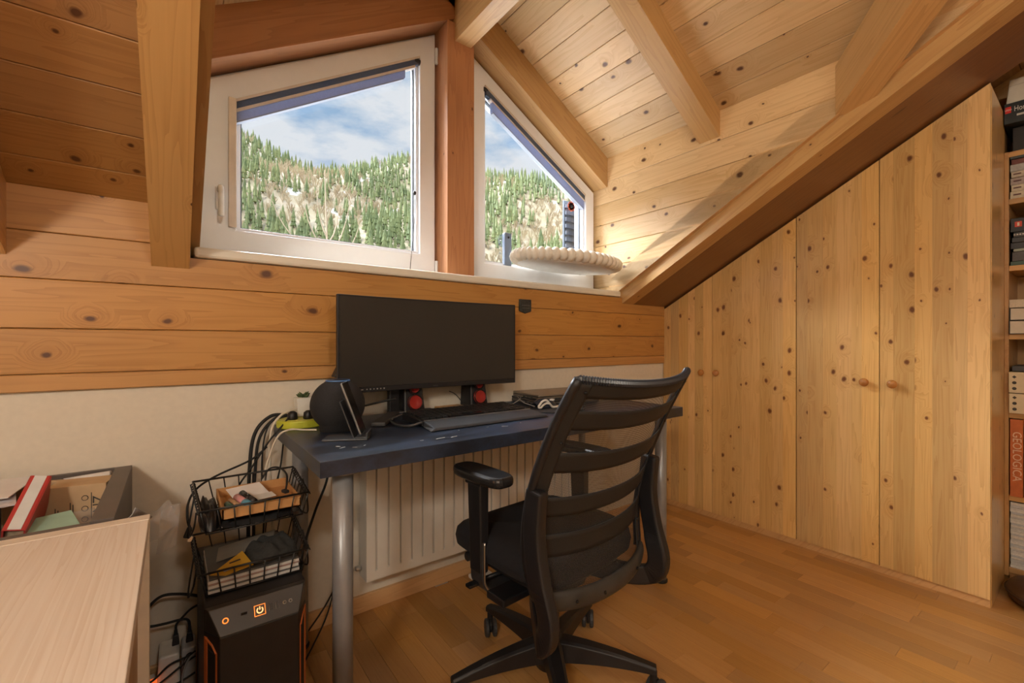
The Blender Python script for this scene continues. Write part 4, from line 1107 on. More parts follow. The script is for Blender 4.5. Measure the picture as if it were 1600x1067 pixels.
# dark little camera behind the smart speaker
wc = thing('webcam', 'small dark angular device behind the smart speaker', 'device', (.468,1.60,DZ))
MB().hexa([(.435,1.585,DZ+.15),(.495,1.585,DZ+.15),(.495,1.625,DZ+.15),(.435,1.625,DZ+.15)], [(.45,1.59,DZ+.185),(.495,1.59,DZ+.185),(.495,1.62,DZ+.185),(.45,1.62,DZ+.185)]).build('head', BLACKP, wc, bevel=.004)
MB().lathe([(.03,0),(.03,.006),(.008,.010),(.007,.155)], (.468,1.605,DZ), None, 16).build('stem', BLACKP, wc)

# ================================================================== CABLES OVER THE DESK EDGE
CG = 'cables hanging from the desk corner'
def cable(label, pts, r, m, group=CG, name='cable', n=8):
    o = MB().tube(crom(pts, n), r, 6).build(name, m, smooth=True)
    return tag(o, label, 'cable', group)
IVORY = mat('ivory_cable', (.66,.60,.50), .5)
z_ = DZ
cable('thick ivory cable curving over the desk corner from the extension lead', [(.36,1.63,z_+.045),(.31,1.60,z_+.050),(.268,1.58,z_+.035),(.242,1.57,z_-.01),(.238,1.565,.60),(.245,1.56,.45),(.235,1.57,.25)], .0042, IVORY)
cable('ivory cable running along the desk beside the smart speaker and over its edge', [(.345,1.44,z_+.005),(.315,1.465,z_+.005),(.275,1.485,z_+.006),(.245,1.50,z_-.02),(.218,1.51,.62),(.20,1.53,.50)], .0030, IVORY)
cable('black cable plugged into the extension lead crossing down to the wall', [(.30,1.555,z_+.05),(.275,1.54,z_+.02),(.235,1.545,z_-.03),(.19,1.57,.62),(.155,1.585,.56),(.14,1.60,.48)], .0028, RUBBER)
cable('outermost thick black cable falling from the desk corner', [(.30,1.640,z_+.028),(.25,1.635,z_+.030),(.205,1.63,z_-.02),(.190,1.625,.60),(.186,1.62,.40),(.19,1.62,.2)], .0055, RUBBER)
cable('second thick black cable falling beside the outermost one', [(.30,1.63,z_+.027),(.26,1.625,z_+.022),(.218,1.62,z_-.03),(.205,1.62,.60),(.200,1.615,.40),(.20,1.62,.2)], .0045, RUBBER)
cable('thin black cable falling inside the thick ones at the desk corner', [(.29,1.62,z_+.025),(.25,1.615,z_+.015),(.228,1.61,z_-.04),(.222,1.61,.58),(.228,1.61,.45),(.22,1.61,.30)], .0026, RUBBER)
cable('thin black cable hanging under the desk beside the back leg', [(.275,1.56,z_-.04),(.268,1.56,.62),(.25,1.52,.58),(.235,1.50,.56)], .0024, RUBBER)
cable('long thin black cable sagging from the basket up to the desk corner', [(.235,1.60,z_-.06),(.19,1.60,.635),(.10,1.55,.615),(.05,1.50,.60),(.030,1.46,.575),(.028,1.42,.545),(.035,1.40,.52)], .0030, RUBBER)
cable('black cable leaning from the computer up behind the grey desk leg', [(.275,1.33,.33),(.31,1.45,.38),(.37,1.56,.45),(.42,1.62,.52),(.44,1.64,.60)], .0042, RUBBER)
cable('thin dark cable beside the radiator edge', [(.50,1.655,.62),(.515,1.655,.52),(.512,1.655,.40),(.50,1.652,.28),(.47,1.652,.16),(.42,1.64,.08),(.34,1.60,.02)], .0030, RUBBER)
cable('thin black cable between the computer and the baseboard', [(.27,1.40,.02),(.35,1.52,.03),(.42,1.60,.08),(.47,1.648,.20)], .0026, RUBBER)
cable('black cable from the monitor stand to the wall behind the phone', [(.63,1.52,.80),(.57,1.56,.785),(.50,1.60,.765),(.45,1.63,.745)], .0035, RUBBER)
cable('thin black speaker cable looping behind the wooden block', [(.90,1.62,.80),(.93,1.62,.785),(.955,1.61,.755),(.98,1.60,.745),(1.0,1.60,.742)], .0018, RUBBER)

# ================================================================== OFFICE CHAIR (faces the desk)
ch = thing('office_chair', 'black mesh-back swivel office chair in front of the desk', 'chair', (.885,.985,0), local=True, rz=math.radians(4.5))
prof_b = [(-.205,.392),(-.190,.50),(-.215,.63),(-.282,.785),(-.352,.905)]
def bprof(t):
    t = max(0, min(1, t)); k = t*(len(prof_b)-1); i_ = min(int(k), len(prof_b)-2); f_ = k-i_
    P_ = [prof_b[max(i_-1,0)], prof_b[i_], prof_b[i_+1], prof_b[min(i_+2,len(prof_b)-1)]]
    out = []
    for q in (0, 1):
        a, b, c, d = [p[q] for p in P_]
        out.append(.5*(2*b+(c-a)*f_+(2*a-5*b+4*c-d)*f_*f_+(3*b-a-3*c+d)*f_**3))
    return out
def bw(t): return .212 + .026*math.sin(PI*min(1, t*1.0))**.8 + .020*t**2
def bpos(s_, t, off=0.0):
    y, z = bprof(t); w_ = bw(t)
    y += .050*abs(s_)**2.3; z += .018*abs(s_)**2 * t - .02*(1-abs(s_)**2)*(1-t)*.6
    return Vector((w_*s_, y-off, z-off*.2))
def bgrid(s0, s1, t0, t1, off, nu=16, nv=6):
    m_ = MB(); m_.grid(lambda a, b: bpos(s0+(s1-s0)*a, t0+(t1-t0)*b, off), nu, nv); return m_
bgrid(-.97,.97,.02,.99,0,24,24).build('mesh_back', CHAIRMESH, ch, smooth=True)
BAND = mat('black_back_band', (.012,.0115,.011), .65, var=.2, scale=300)
for t0, t1 in ((.905,.995),(.775,.85),(.605,.68),(.42,.505),(.22,.33)):
    bgrid(-.93,.93,t0,t1,.003,20,5).build('back_band', BAND, ch, smooth=True, solid=.003)
for s_ in (-1,1):
    bgrid(s_*.86, s_*.99,.02,.99,.004,6,24).build('side_border', BAND, ch, smooth=True, solid=.003)
    fr_ = MB().tube([bpos(s_, t/24, 0) for t in range(25)], [.011]*25, 8).build('side_frame', BLACKP, ch, smooth=True)
    for t in (.20,.47,.72,.93):
        MB().sphere(bpos(s_*.9,t,.007), .004, 8, 6).build('rivet', BLACKG, fr_)
# ribbed piping round the top edge
pp = [bpos(-1,.60+.40*k/90,0) for k in range(90)] + [bpos(-1+2*k/150,1.0,0) for k in range(151)]
MB().tube(pp, [.0085+.0016*(1 if k % 2 else -1) for k in range(len(pp))], 8).build('ribbed_piping', mat('piping_rubber', (.022,.024,.030), .35), ch, smooth=False)
# lower cross bar
lb_ = MB()
def lowbar(a, b):
    s_ = -1+2*a; p = bpos(s_*.98, 0, 0); ang = 2*PI*b
    return p + Vector((0, .012*math.cos(ang)-.012, .026*math.sin(ang)-.004))
lb_.grid(lowbar, 24, 12); lb_.build('lower_bar', mat('worn_black_plastic', (.035,.033,.030), .5, var=.3, scale=25), ch, smooth=True)
for s_ in (-.62,-.2,.55): MB().sphere(bpos(s_,0,.026), .0045, 8, 6).build('screw', BLACKG, ch)
# curved side brackets
def ribbon(path, wid, x0, x1):
    pts = crom([(0,p[0],p[1]) for p in path], 6); ws = [wid[0]+(wid[1]-wid[0])*i_/(len(pts)-1) for i_ in range(len(pts))]
    L_, R_ = [], []
    for i_, p in enumerate(pts):
        d_ = (pts[min(i_+1,len(pts)-1)]-pts[max(i_-1,0)]).normalized(); nn = Vector((0,-d_.z,d_.y))
        L_.append(p+nn*ws[i_]/2); R_.append(p-nn*ws[i_]/2)
    m_ = MB(); n_ = len(pts); vs = []
    for i_ in range(n_):
        for q, x in ((L_[i_],x0),(R_[i_],x0),(R_[i_],x1),(L_[i_],x1)): vs.append((x,q.y,q.z))
    fs = [(4*i_+q, 4*i_+(q+1)%4, 4*i_+4+(q+1)%4, 4*i_+4+q) for i_ in range(n_-1) for q in range(4)] + [(0,1,2,3),(4*n_-1,4*n_-2,4*n_-3,4*n_-4)]
    return m_.add(vs, fs)
for s_ in (-1,1):
    x0, x1 = sorted((s_*.222, s_*.254))
    rb = ribbon([(-.185,.665),(-.175,.56),(-.190,.46),(-.215,.37),(-.195,.318),(-.13,.312),(-.05,.330)], (.050,.062), x0, x1)
    rb.v = [(p[0]-s_*.80*max(0, p[1]+.20)*max(0, min(1, (.44-p[2])/.07)), p[1], p[2]) for p in rb.v]
    rb.build('side_bracket', BLACKP, ch, smooth=False, bevel=.008, bseg=3)
MB().box(-.225,.225,-.05,.02,.325,.345).build('bracket_cross_bar', BLACKP, ch, bevel=.004)
# seat
sp_ = []
for k in range(48):
    a = 2*PI*k/48; ca, sa = math.cos(a), math.sin(a); e_ = .42
    sp_.append((.208*math.copysign(abs(ca)**e_, ca), .035+.212*math.copysign(abs(sa)**e_, sa)))
seat = MB(); levels = [(.90,.392),(1.0,.405),(1.02,.43),(1.0,.452),(.94,.466),(.80,.470),(.4,.466),(.02,.464)]
vs = []
for sc_, z in levels: vs += [(p[0]*sc_, .035+(p[1]-.035)*sc_, z-(.020*((p[1]-.15)/.1)**2 if p[1] > .15 else 0)) for p in sp_]
fs = [(j*48+i_, j*48+(i_+1)%48, (j+1)*48+(i_+1)%48, (j+1)*48+i_) for j in range(len(levels)-1) for i_ in range(48)] + [tuple(range(48))[::-1], tuple(range((len(levels)-1)*48, len(levels)*48))]
seat.add(vs, fs).build('seat', FABRIC, ch, smooth=True)
MB().prism([(p[0]*.86,.03+(p[1]-.035)*.86) for p in sp_], (0,0,.372), (1,0,0), (0,1,0), (0,0,1), 0, .022).build('seat_pan', BLACKP, ch, bevel=.006)
MB().hexa([(-.06,-.08,.30),(.06,-.08,.30),(.06,.10,.30),(-.06,.10,.30)], [(-.08,-.10,.372),(.08,-.10,.372),(.08,.13,.372),(-.08,.13,.372)]).build('tilt_mechanism', BLACKP, ch, bevel=.006)
MB().tube([(-.06,.06,.345),(-.20,.07,.345)], .006, 8).build('height_lever', BLACKP, ch, smooth=True)
MB().obox((-.225,.07,.343), (.05,.022,.010), Matrix.Identity(3)).build('lever_paddle', BLACKG, ch, bevel=.003)
# arms
for s_ in (-1,1):
    ax = s_*.214
    pdp = []
    for k in range(32):
        a = 2*PI*k/32; ca, sa = math.cos(a), math.sin(a)
        pdp.append((ax+.041*math.copysign(abs(ca)**.6, ca), .052+.106*math.copysign(abs(sa)**.55, sa)))
    pad = MB().prism(pdp, (0,0,0), (1,0,0), (0,1,0), (0,0,1), .628, .656).build('arm_pad', mat('satin_black_pad', (.014,.014,.015), .26), ch, bevel=.010, bseg=3)
    MB().box(ax-.020,ax+.020,.035,.105,.612,.629).build('arm_pad_plate', BLACKP, pad, bevel=.004)
    post = MB().hexa([(ax-.014,.040,.375),(ax+.014,.040,.375),(ax+.014,.090,.375),(ax-.014,.090,.375)], [(ax-.016,.040,.615),(ax+.016,.040,.615),(ax+.016,.100,.615),(ax-.016,.100,.615)]).build('arm_post', BLACKP, ch, bevel=.006, bseg=3)
    path = crom([(ax+s_*.004,.065,.46),(ax+s_*.004,.065,.38),(ax,.065,.345),(ax-s_*.025,.065,.322),(ax-s_*.10,.065,.320),(ax-s_*.16,.065,.326)], 6)
    m_ = MB(); vs = []
    for i_, p in enumerate(path):
        d_ = (path[min(i_+1,len(path)-1)]-path[max(i_-1,0)]).normalized(); nn = Vector((-d_.z,0,d_.x))*.005
        for q, dy in ((p+nn,-.026),(p-nn,-.026),(p-nn,.026),(p+nn,.026)): vs.append((q.x,q.y+dy,q.z))
    n_ = len(path); fs = [(4*i_+q, 4*i_+(q+1)%4, 4*i_+4+(q+1)%4, 4*i_+4+q) for i_ in range(n_-1) for q in range(4)] + [(0,1,2,3),(4*n_-1,4*n_-2,4*n_-3,4*n_-4)]
    ab = m_.add(vs, fs).build('arm_bracket', mat('dark_steel', (.06,.06,.065), .35, metal=.5), ch, bevel=.001)
    e1 = [p+Vector((-s_*.002,-.027,0)) for p in path]
    MB().tube(e1, .0028, 6).build('chrome_edge', CHROME, ab, smooth=True)
# column, base, castors
MB().lathe([(.030,.062),(.030,.15),(.026,.155),(.026,.22),(.016,.225),(.016,.31)], (0,0,0), None, 20).build('gas_column', BLACKP, ch, smooth=False)
MB().lathe([(.020,.050),(.045,.058),(.050,.085),(.046,.125),(.034,.140),(.020,.142)], (0,0,0), None, 24).build('base_hub', BLACKP, ch, smooth=True)
for k in range(5):
    a = math.radians(89+72*k); d_ = Vector((math.cos(a),math.sin(a),0)); n_ = Vector((-d_.y,d_.x,0))
    vs = []; st_ = 10
    for i_ in range(st_+1):
        q = i_/st_; r_ = .03+.268*q; top = .140-.012*q-.030*q*q; hgt = .062*(1-q)+.020*q; wd = .026*(1-q)+.014*q
        c = d_*r_
        for sx, zz in ((-1,top-hgt),(1,top-hgt),(1,top-.006),(.6,top),(-.6,top),(-1,top-.006)): vs.append(c+n_*wd*sx+Vector((0,0,zz)))
    fs = [(6*i_+q, 6*i_+(q+1)%6, 6*i_+6+(q+1)%6, 6*i_+6+q) for i_ in range(st_) for q in range(6)] + [tuple(range(6)), tuple(6*st_+q for q in range(6))[::-1]]
    lg_ = MB().add(vs, fs).build('base_leg', BLACKP, ch, bevel=.002)
    e_ = d_*.290
    MB().lathe([(.010,.045),(.010,.085)], (e_.x,e_.y,0), None, 12).build('castor_stem', BLACKP, lg_)
    aw = math.radians(150+40*k); ax_ = Vector((math.cos(aw),math.sin(aw),0)); fwd = Vector((-ax_.y,ax_.x,0))*.012
    Mw = ax_.to_track_quat('Z','Y').to_matrix()
    wh = MB()
    for sx in (-1,1): wh.lathe([(.006,-.007),(.024,-.007),(.0285,-.004),(.0285,.004),(.024,.007),(.006,.007)], e_+fwd+ax_*.013*sx+Vector((0,0,.0287)), Mw, 20)
    cst = wh.build('castor_wheels', mat('castor_grey', (.05,.05,.052), .5), ch)
    MB().lathe([(.020,-.0045),(.022,.0),(.020,.0045)], e_+fwd*.8+Vector((0,0,.036)), Mw, 16).build('castor_hood', BLACKP, cst)

# ================================================================== COMPUTER TOWER
PX0, PX1, PY0, PY1, PZ = .054, .266, 1.172, 1.60, .40
tw = thing('computer_tower', 'black computer tower with orange edge strips under the wire baskets', 'computer', (.16,1.38,0))
CASE = mat('matt_black_case', (.017,.016,.016), .5, var=.15)
ORS = mat('orange_strip', (.62,.17,.045), .45)
MB().hexa([(PX0,PY0+.05,.022),(PX1,PY0+.05,.022),(PX1,PY1,.022),(PX0,PY1,.022)], [(PX0,PY0+.05,PZ),(PX1,PY0+.05,PZ),(PX1,PY1,PZ),(PX0,PY1,PZ)]).build('case_body', CASE, tw, bevel=.003)
# front: sloping control strip over a flat door with bevelled sides
fd = MB(); fd.hexa([(PX0+.026,PY0,.02),(PX1-.026,PY0,.02),(PX1,PY0+.05,.02),(PX0,PY0+.05,.02)], [(PX0+.026,PY0,PZ-.050),(PX1-.026,PY0,PZ-.050),(PX1,PY0+.05,PZ-.050),(PX0,PY0+.05,PZ-.050)])
front = fd.build('front_door', CASE, tw, bevel=.002)
cs_ = MB(); cs_.hexa([(PX0+.026,PY0,PZ-.050),(PX1-.026,PY0,PZ-.050),(PX1,PY0+.05,PZ-.050),(PX0,PY0+.05,PZ-.050)], [(PX0+.006,PY0+.036,PZ),(PX1-.006,PY0+.036,PZ),(PX1,PY0+.052,PZ),(PX0,PY0+.052,PZ)])
ctl = cs_.build('control_strip', mat('satin_dark_strip', (.040,.035,.030), .4), tw, bevel=.002)
def bevel_pt(side, q, z, off=.0012):
    a = Vector((PX0+.026,PY0,0)) if side < 0 else Vector((PX1-.026,PY0,0)); b = Vector((PX0,PY0+.05,0)) if side < 0 else Vector((PX1,PY0+.05,0))
    n_ = Vector((side*.05,-.026,0)).normalized()
    p = a+(b-a)*q+n_*off; return Vector((p.x,p.y,z))
for side in (-1,1):
    for q0, q1, ztop in ((.78,.97,PZ-.060),(.16,.24,PZ-.085)):
        pts4 = [bevel_pt(side,q0,.03),bevel_pt(side,q1,.03),bevel_pt(side,q1,ztop),bevel_pt(side,q0,ztop)]
        back4 = [p-Vector((side*.05,-.026,0)).normalized()*.003 for p in pts4]
        MB().hexa(back4, pts4).build('orange_strip', ORS, tw)
    pts = [bevel_pt(side,.20,PZ-.086),bevel_pt(side,.45,PZ-.072),bevel_pt(side,.86,PZ-.062)]
    MB().tube(pts, .0022, 6).build('orange_strip', ORS, tw)
    MB().hexa([bevel_pt(side,.30,.03,-.002),bevel_pt(side,.72,.03,-.002),bevel_pt(side,.72,PZ-.085,-.002),bevel_pt(side,.30,PZ-.09,-.002)], [bevel_pt(side,.30,.03,.0006),bevel_pt(side,.72,.03,.0006),bevel_pt(side,.72,PZ-.085,.0006),bevel_pt(side,.30,PZ-.09,.0006)]).build('side_vent', RUBBER, tw)
GLOW = mat('orange_glow', (.6,.2,.05), .4, emit=(1.0,.25,.04), es=.9)
GLOWW = mat('warm_white_glow', (.8,.5,.3), .4, emit=(1.0,.48,.18), es=1.1)
# control strip frame of reference
co = Vector((PX0+.016, PY0+.018, PZ-.025)); cu = Vector((1,0,0)); cw = Vector((0,.036,.050)).normalized(); cn = cu.cross(cw)
def ctl_m(x, w_=0): 
    M_ = Matrix((cu,cw,cn)).transposed().to_4x4(); M_.translation = co+cu*x+cw*w_+cn*.0015; return M_
def ring_on(name, x, r, m, w_=0, seg=16, rot=0, tr=.0014):
    M_ = ctl_m(x, w_); pts = [M_ @ Vector((r*math.cos(2*PI*k/seg+rot), r*math.sin(2*PI*k/seg+rot), 0)) for k in range(seg)]
    return MB().tube(pts, tr, 5, closed=True).build(name, m, ctl)
ring_on('indicator_ring', .022, .0052, GLOW, tr=.0013)
MB().tube([ctl_m(.052+.006*q) @ Vector((0,.003,0)) for q in range(3)], .003, 6).build('fan_switch', BLACKP, ctl)
pwr = ring_on('power_button_frame', .090, .0155, GLOW, seg=4, rot=PI/4, tr=.0012)
M_ = ctl_m(.090)
pts = [M_ @ Vector((.0060*math.cos(a), .0060*math.sin(a), .0006)) for a in [math.radians(q) for q in range(125,416,15)]]
MB().tube(pts, .0013, 5).build('power_symbol', GLOWW, ctl)
MB().tube([M_ @ Vector((0,.001,.0006)), M_ @ Vector((0,.0075,.0006))], .0013, 5).build('power_symbol_bar', GLOWW, ctl)
for x in (.112,.126):
    M_ = ctl_m(x); P4 = [M_ @ Vector(p) for p in ((-.0032,-.008,0),(.0032,-.008,0),(.0032,.008,0),(-.0032,.008,0))]
    MB().tube(P4, .0007, 4, closed=True).build('usb_port', mat('port_metal', (.35,.35,.36), .3, metal=.8), ctl)
for x in (.142,.155): ring_on('audio_jack', x, .0034, mat('jack_ring', (.55,.53,.50), .35, metal=.5), tr=.0010)
for x in (PX0+.02,PX1-.05):
    for y in (PY0+.07,PY1-.07): MB().box(x,x+.03,y,y+.04,0,.022).build('foot', RUBBER, tw)

# ================================================================== WIRE BASKETS ON THE TOWER
def basket(zb, zt, label, y0=1.262, y1=1.490, x0=.052, x1=.277, flare=.012):
    r = thing('wire_basket', label, 'basket', ((x0+x1)/2,(y0+y1)/2,zb), 'stacked black wire baskets')
    W1 = .0022; zf = zb+.060
    bot = [(x0+.008,y0+.008,zb+.002),(x1-.008,y0+.008,zb+.002),(x1-.008,y1-.008,zb+.002),(x0+.008,y1-.008,zb+.002)]
    rimp = [(x0-flare*.3,y0-flare*.3,zf),(x1+flare*.3,y0-flare*.3,zf),(x1+flare,y1,zt),(x0-flare,y1,zt)]
    MB().tube(rimp, W1*1.3, 6, closed=True).build('rim_wire', WIRE, r, smooth=True)
    MB().tube(bot, W1, 6, closed=True).build('bottom_wire', WIRE, r, smooth=True)
    lerp = lambda a, b, q: Vector(a)+(Vector(b)-Vector(a))*q
    for k in range(8):
        q = k/7
        MB().tube([lerp(rimp[0],rimp[1],q), lerp(bot[0],bot[1],q), lerp(bot[3],bot[2],q), lerp(rimp[3],rimp[2],q)], W1*.8, 5).build('upright_wire', WIRE, r, smooth=True)
    for k in range(1,6):
        q = k/6
        MB().tube([lerp(rimp[0],rimp[3],q), lerp(bot[0],bot[3],q), lerp(bot[1],bot[2],q), lerp(rimp[1],rimp[2],q)], W1*.8, 5).build('cross_wire', WIRE, r, smooth=True)
    # side coils and stacking loops
    for sx, A_, B_ in ((-1, rimp[0], rimp[3]), (1, rimp[1], rimp[2])):
        pts = []
        for k in range(97):
            q = k/96; p = lerp(A_, B_, q); a = 2*PI*12*q; pts.append(p+Vector((sx*.005*math.cos(a), 0, .007*math.sin(a)-.006)))
        MB().tube(pts, W1*.7, 5).build('side_coil', WIRE, r, smooth=True)
        xs = (x0-flare) if sx < 0 else (x1+flare)
        MB().tube(crom([(xs,y0+.10,zt-.005),(xs+sx*.010,y0+.09,zb+.01),(xs+sx*.012,y0+.10,zb-.030),(xs,y0+.15,zb-.028),(xs-sx*.006,y0+.16,zb+.01)],5), W1, 5).build('stacking_loop', WIRE, r, smooth=True)
    return r
bl_ = basket(PZ+.0015, .478, 'lower black wire basket holding magazines and a dark cloth')
bu_ = basket(.548, .622, 'upper black wire basket holding a cardboard tray')
# magazines in the lower basket
zz = PZ+.006
for k in range(6):
    t = (.0065,.005,.007,.005,.0065,.005)[k]; c = ((.58,.56,.53),(.10,.10,.10),(.62,.60,.57),(.34,.22,.19),(.60,.58,.55),(.07,.065,.06))[k]
    o_ = MB().box(.064+.002*(k%2),.262-.001*(k%3),1.272+.0015*(k%2),1.475,zz,zz+t-.0005).build('magazine', mat('basket_mag_%d' % k, c, .55, var=.1))
    tag(o_, ['pale magazine at the very bottom of the lower wire basket','thin dark magazine second from the bottom in the lower basket','pale magazine in the middle of the lower basket pile','reddish magazine in the lower basket pile','pale magazine just under the top dark one in the lower basket','dark covered magazine on top of the pile in the lower basket'][k], 'magazine', 'magazines in the lower basket')
    zz += t
o_ = MB().add([(.085,1.36,zz+.002),(.215,1.385,zz+.010),(.235,1.455,zz+.016),(.095,1.43,zz+.010)]+[(.085,1.36,zz+.0005),(.215,1.385,zz+.0085),(.235,1.455,zz+.0145),(.095,1.43,zz+.0085)], [(0,1,2,3),(7,6,5,4),(0,4,5,1),(1,5,6,2),(2,6,7,3),(3,7,4,0)]).build('grey_card', mat('grey_card_stock', (.30,.27,.23), .8))
tag(o_, 'blank grey card lying tilted in the lower wire basket', 'card')
yc_ = thing('yellow_card', 'yellow packet with a small printed dog picture in the lower basket', 'card', (.12,1.31,zz))
yA, yB, yC, yD = Vector((.068,1.292,zz+.001)), Vector((.098,1.268,zz+.0015)), Vector((.158,1.278,zz+.006)), Vector((.140,1.335,zz+.024))
yn = (yB-yA).cross(yD-yA).normalized()
MB().hexa([p-yn*.0006 for p in (yA,yB,yC,yD)], [p+yn*.0006 for p in (yA,yB,yC,yD)]).build('packet', mat('yellow_card_stock', (.66,.38,.04), .6), yc_)
yu = (yC-yB).normalized(); YM = Matrix((yu, yn.cross(yu), yn)).transposed()
MB().obox(yB+(yD-yB)*.22+(yA-yB)*.15+yn*.0012, (.015,.010,.0008), YM).build('printed_patch', mat('pale_patch', (.55,.55,.55), .6), yc_)
MB().obox(yB+(yD-yB)*.24+(yA-yB)*.15+yn*.0018, (.006,.005,.0008), YM).build('printed_patch', INK, yc_)
MB().obox(yB+(yD-yB)*.55+yn*.0012, (.024,.004,.0008), YM).build('printed_line', INK, yc_)
def cloth(name, label, cx, cy, w_, d_, h_, z0, m, cat, seed):
    rr = random.Random(seed); ph = [rr.uniform(0,6) for _ in range(6)]
    def fn(a, b):
        x = (a-.5)*2; y = (b-.5)*2; r2 = max(0, 1-(abs(x)**2.6+abs(y)**2.6))
        z = z0 + h_*r2**.45*(.75+.22*math.sin(5*x+ph[0])*math.cos(4*y+ph[1])+.10*math.sin(11*x+6*y+ph[2]))
        sq = 1-.12*abs(x*y)
        return Vector((cx+w_*x*sq, cy+d_*y*sq, z))
    o = MB(); o.grid(fn, 26, 22); q = o.build(name, m, smooth=True)
    return tag(q, label, cat)
cloth('dark_cloth', 'crumpled dark grey cloth in the right half of the lower basket', .207, 1.345, .063, .062, .042, zz+.001, mat('charcoal_cloth', (.035,.034,.032), .95, var=.2, scale=150, bump=.3), 'cloth', 2)
# upper basket: black pouch, cloth below, cardboard tray
zu = .5515
cloth('black_pouch', 'glossy black pouch at the left end of the upper basket', .070, 1.375, .022, .098, .055, zu, mat('black_nylon', (.015,.015,.017), .4, var=.3, scale=60), 'pouch', 5)
cloth('black_case', 'flat black zip case under the cardboard tray in the upper basket', .172, 1.372, .088, .100, .020, zu, mat('black_case_fabric', (.014,.014,.015), .7), 'case', 8)
ty = thing('cardboard_tray', 'brown cardboard tray with pens and cards in the upper basket', 'tray', (.18,1.37,.572))
tx0, tx1, ty0, ty1, tz = .092, .266, 1.272, 1.470, .5725
MB().box(tx0,tx1,ty0,ty1,tz,tz+.003).build('tray_bottom', KRAFT2, ty)
for nm, bx in (('tray_wall',(tx0,tx1,ty0,ty0+.003)),('tray_wall',(tx0,tx1,ty1-.003,ty1)),('tray_wall',(tx0,tx0+.003,ty0,ty1)),('tray_wall',(tx1-.003,tx1,ty0,ty1))):
    MB().box(*bx, tz, tz+.026 if bx[2] > 1.4 or bx[0] < .1 else tz+.022).build(nm, KRAFT2, ty)
def flat_card(label, c, w_, d_, rz, m, tilt=0.05, name='paper_card'):
    o_ = MB().obox(c, (w_,d_,.0008), Matrix.Rotation(rz,3,'Z') @ Matrix.Rotation(tilt,3,'X')).build(name, m)
    return tag(o_, label, 'card')
tz3 = tz+.004
flat_card('large white printed card leaning in the cardboard tray', (.160,1.400,tz3+.020), .085, .070, .25, PAPER, .25)
flat_card('smaller pale card lying in the middle of the cardboard tray', (.192,1.355,tz3+.014), .050, .034, .20, mat('pale_card', (.70,.68,.65), .7), .10)
flat_card('thin white slip at the front of the cardboard tray', (.118,1.300,tz3+.004), .040, .030, .35, PAPER, .02)
def pen(label, a, b, r_, m, capm):
    r = thing('marker_pen', label, 'pen', a, 'pens in the cardboard tray')
    a, b = Vector(a)+Vector((0,0,.006)), Vector(b)+Vector((0,0,.004)); d_ = (b-a); r_ *= 1.2
    MB().tube([a, a+d_*.68], r_, 10).build('barrel', m, r, smooth=True)
    MB().tube([a+d_*.66, b], r_*1.08, 10).build('cap', capm, r, smooth=True)
    MB().tube([a-d_*.03, a+d_*.01], r_*.6, 8).build('end_plug', capm, r, smooth=True)
pen('dark green pen at the left of the cardboard tray', (.107,1.335,tz3+.010), (.118,1.283,tz3+.009), .0060, mat('green_pen', (.04,.10,.07), .4), mat('green_pen_cap', (.05,.12,.09), .35))
pen('brown wooden pen beside the dark green one', (.115,1.350,tz3+.014), (.133,1.290,tz3+.010), .0052, mat('tan_pen', (.42,.24,.12), .5), mat('tan_pen_cap', (.50,.33,.2), .5))
pen('thick white and red marker with a blue cap', (.130,1.358,tz3+.016), (.150,1.290,tz3+.012), .0078, mat('white_red_barrel', (.62,.28,.28), .35), mat('blue_cap', (.10,.32,.46), .35))
pen('black marker lying across the other pens', (.143,1.372,tz3+.020), (.163,1.305,tz3+.014), .0068, BLACKG, BLACKP)
cn_ = random.Random(4)
for k in range(7):
    o_ = MB().lathe([(.0005,0),(.0078,0),(.0082,.0008),(.0078,.0016),(.0005,.0016)], (.180+.008*k-.02*(k>3), 1.310+.006*(k%3), tz3+.001+.0018*(k%3)+.001), Matrix.Rotation(cn_.uniform(-.2,.2),3,'X'), 14).build('coin', mat('brass_coin', (.50,.38,.12), .35, metal=.8))
    tag(o_, 'small brass coin lying loose in the cardboard tray', 'coin', 'coins in the cardboard tray')
cable('black cable with a plug lying in the cardboard tray', [(.205,1.49,.60),(.225,1.485,.628),(.245,1.45,.635),(.256,1.41,.625),(.250,1.37,.610),(.243,1.345,.600)], .0026, RUBBER, None)
tag(MB().obox((.240,1.336,.598), (.012,.022,.008), Matrix.Rotation(.3,3,'Z')).build('cable_plug', BLACKP, bevel=.002), 'black plug at the end of the tray cable', 'plug')
uw = thing('usb_plug', 'dark usb plug dangling at the left of the upper basket', 'plug', (.026,1.40,.5))
MB().obox((.028,1.395,.520), (.012,.009,.026), Matrix.Rotation(.35,3,'Y')).build('plug_body', BLACKP, uw, bevel=.002)
MB().obox((.0325,1.395,.503), (.009,.004,.012), Matrix.Rotation(.35,3,'Y')).build('plug_tip', CHROME, uw)

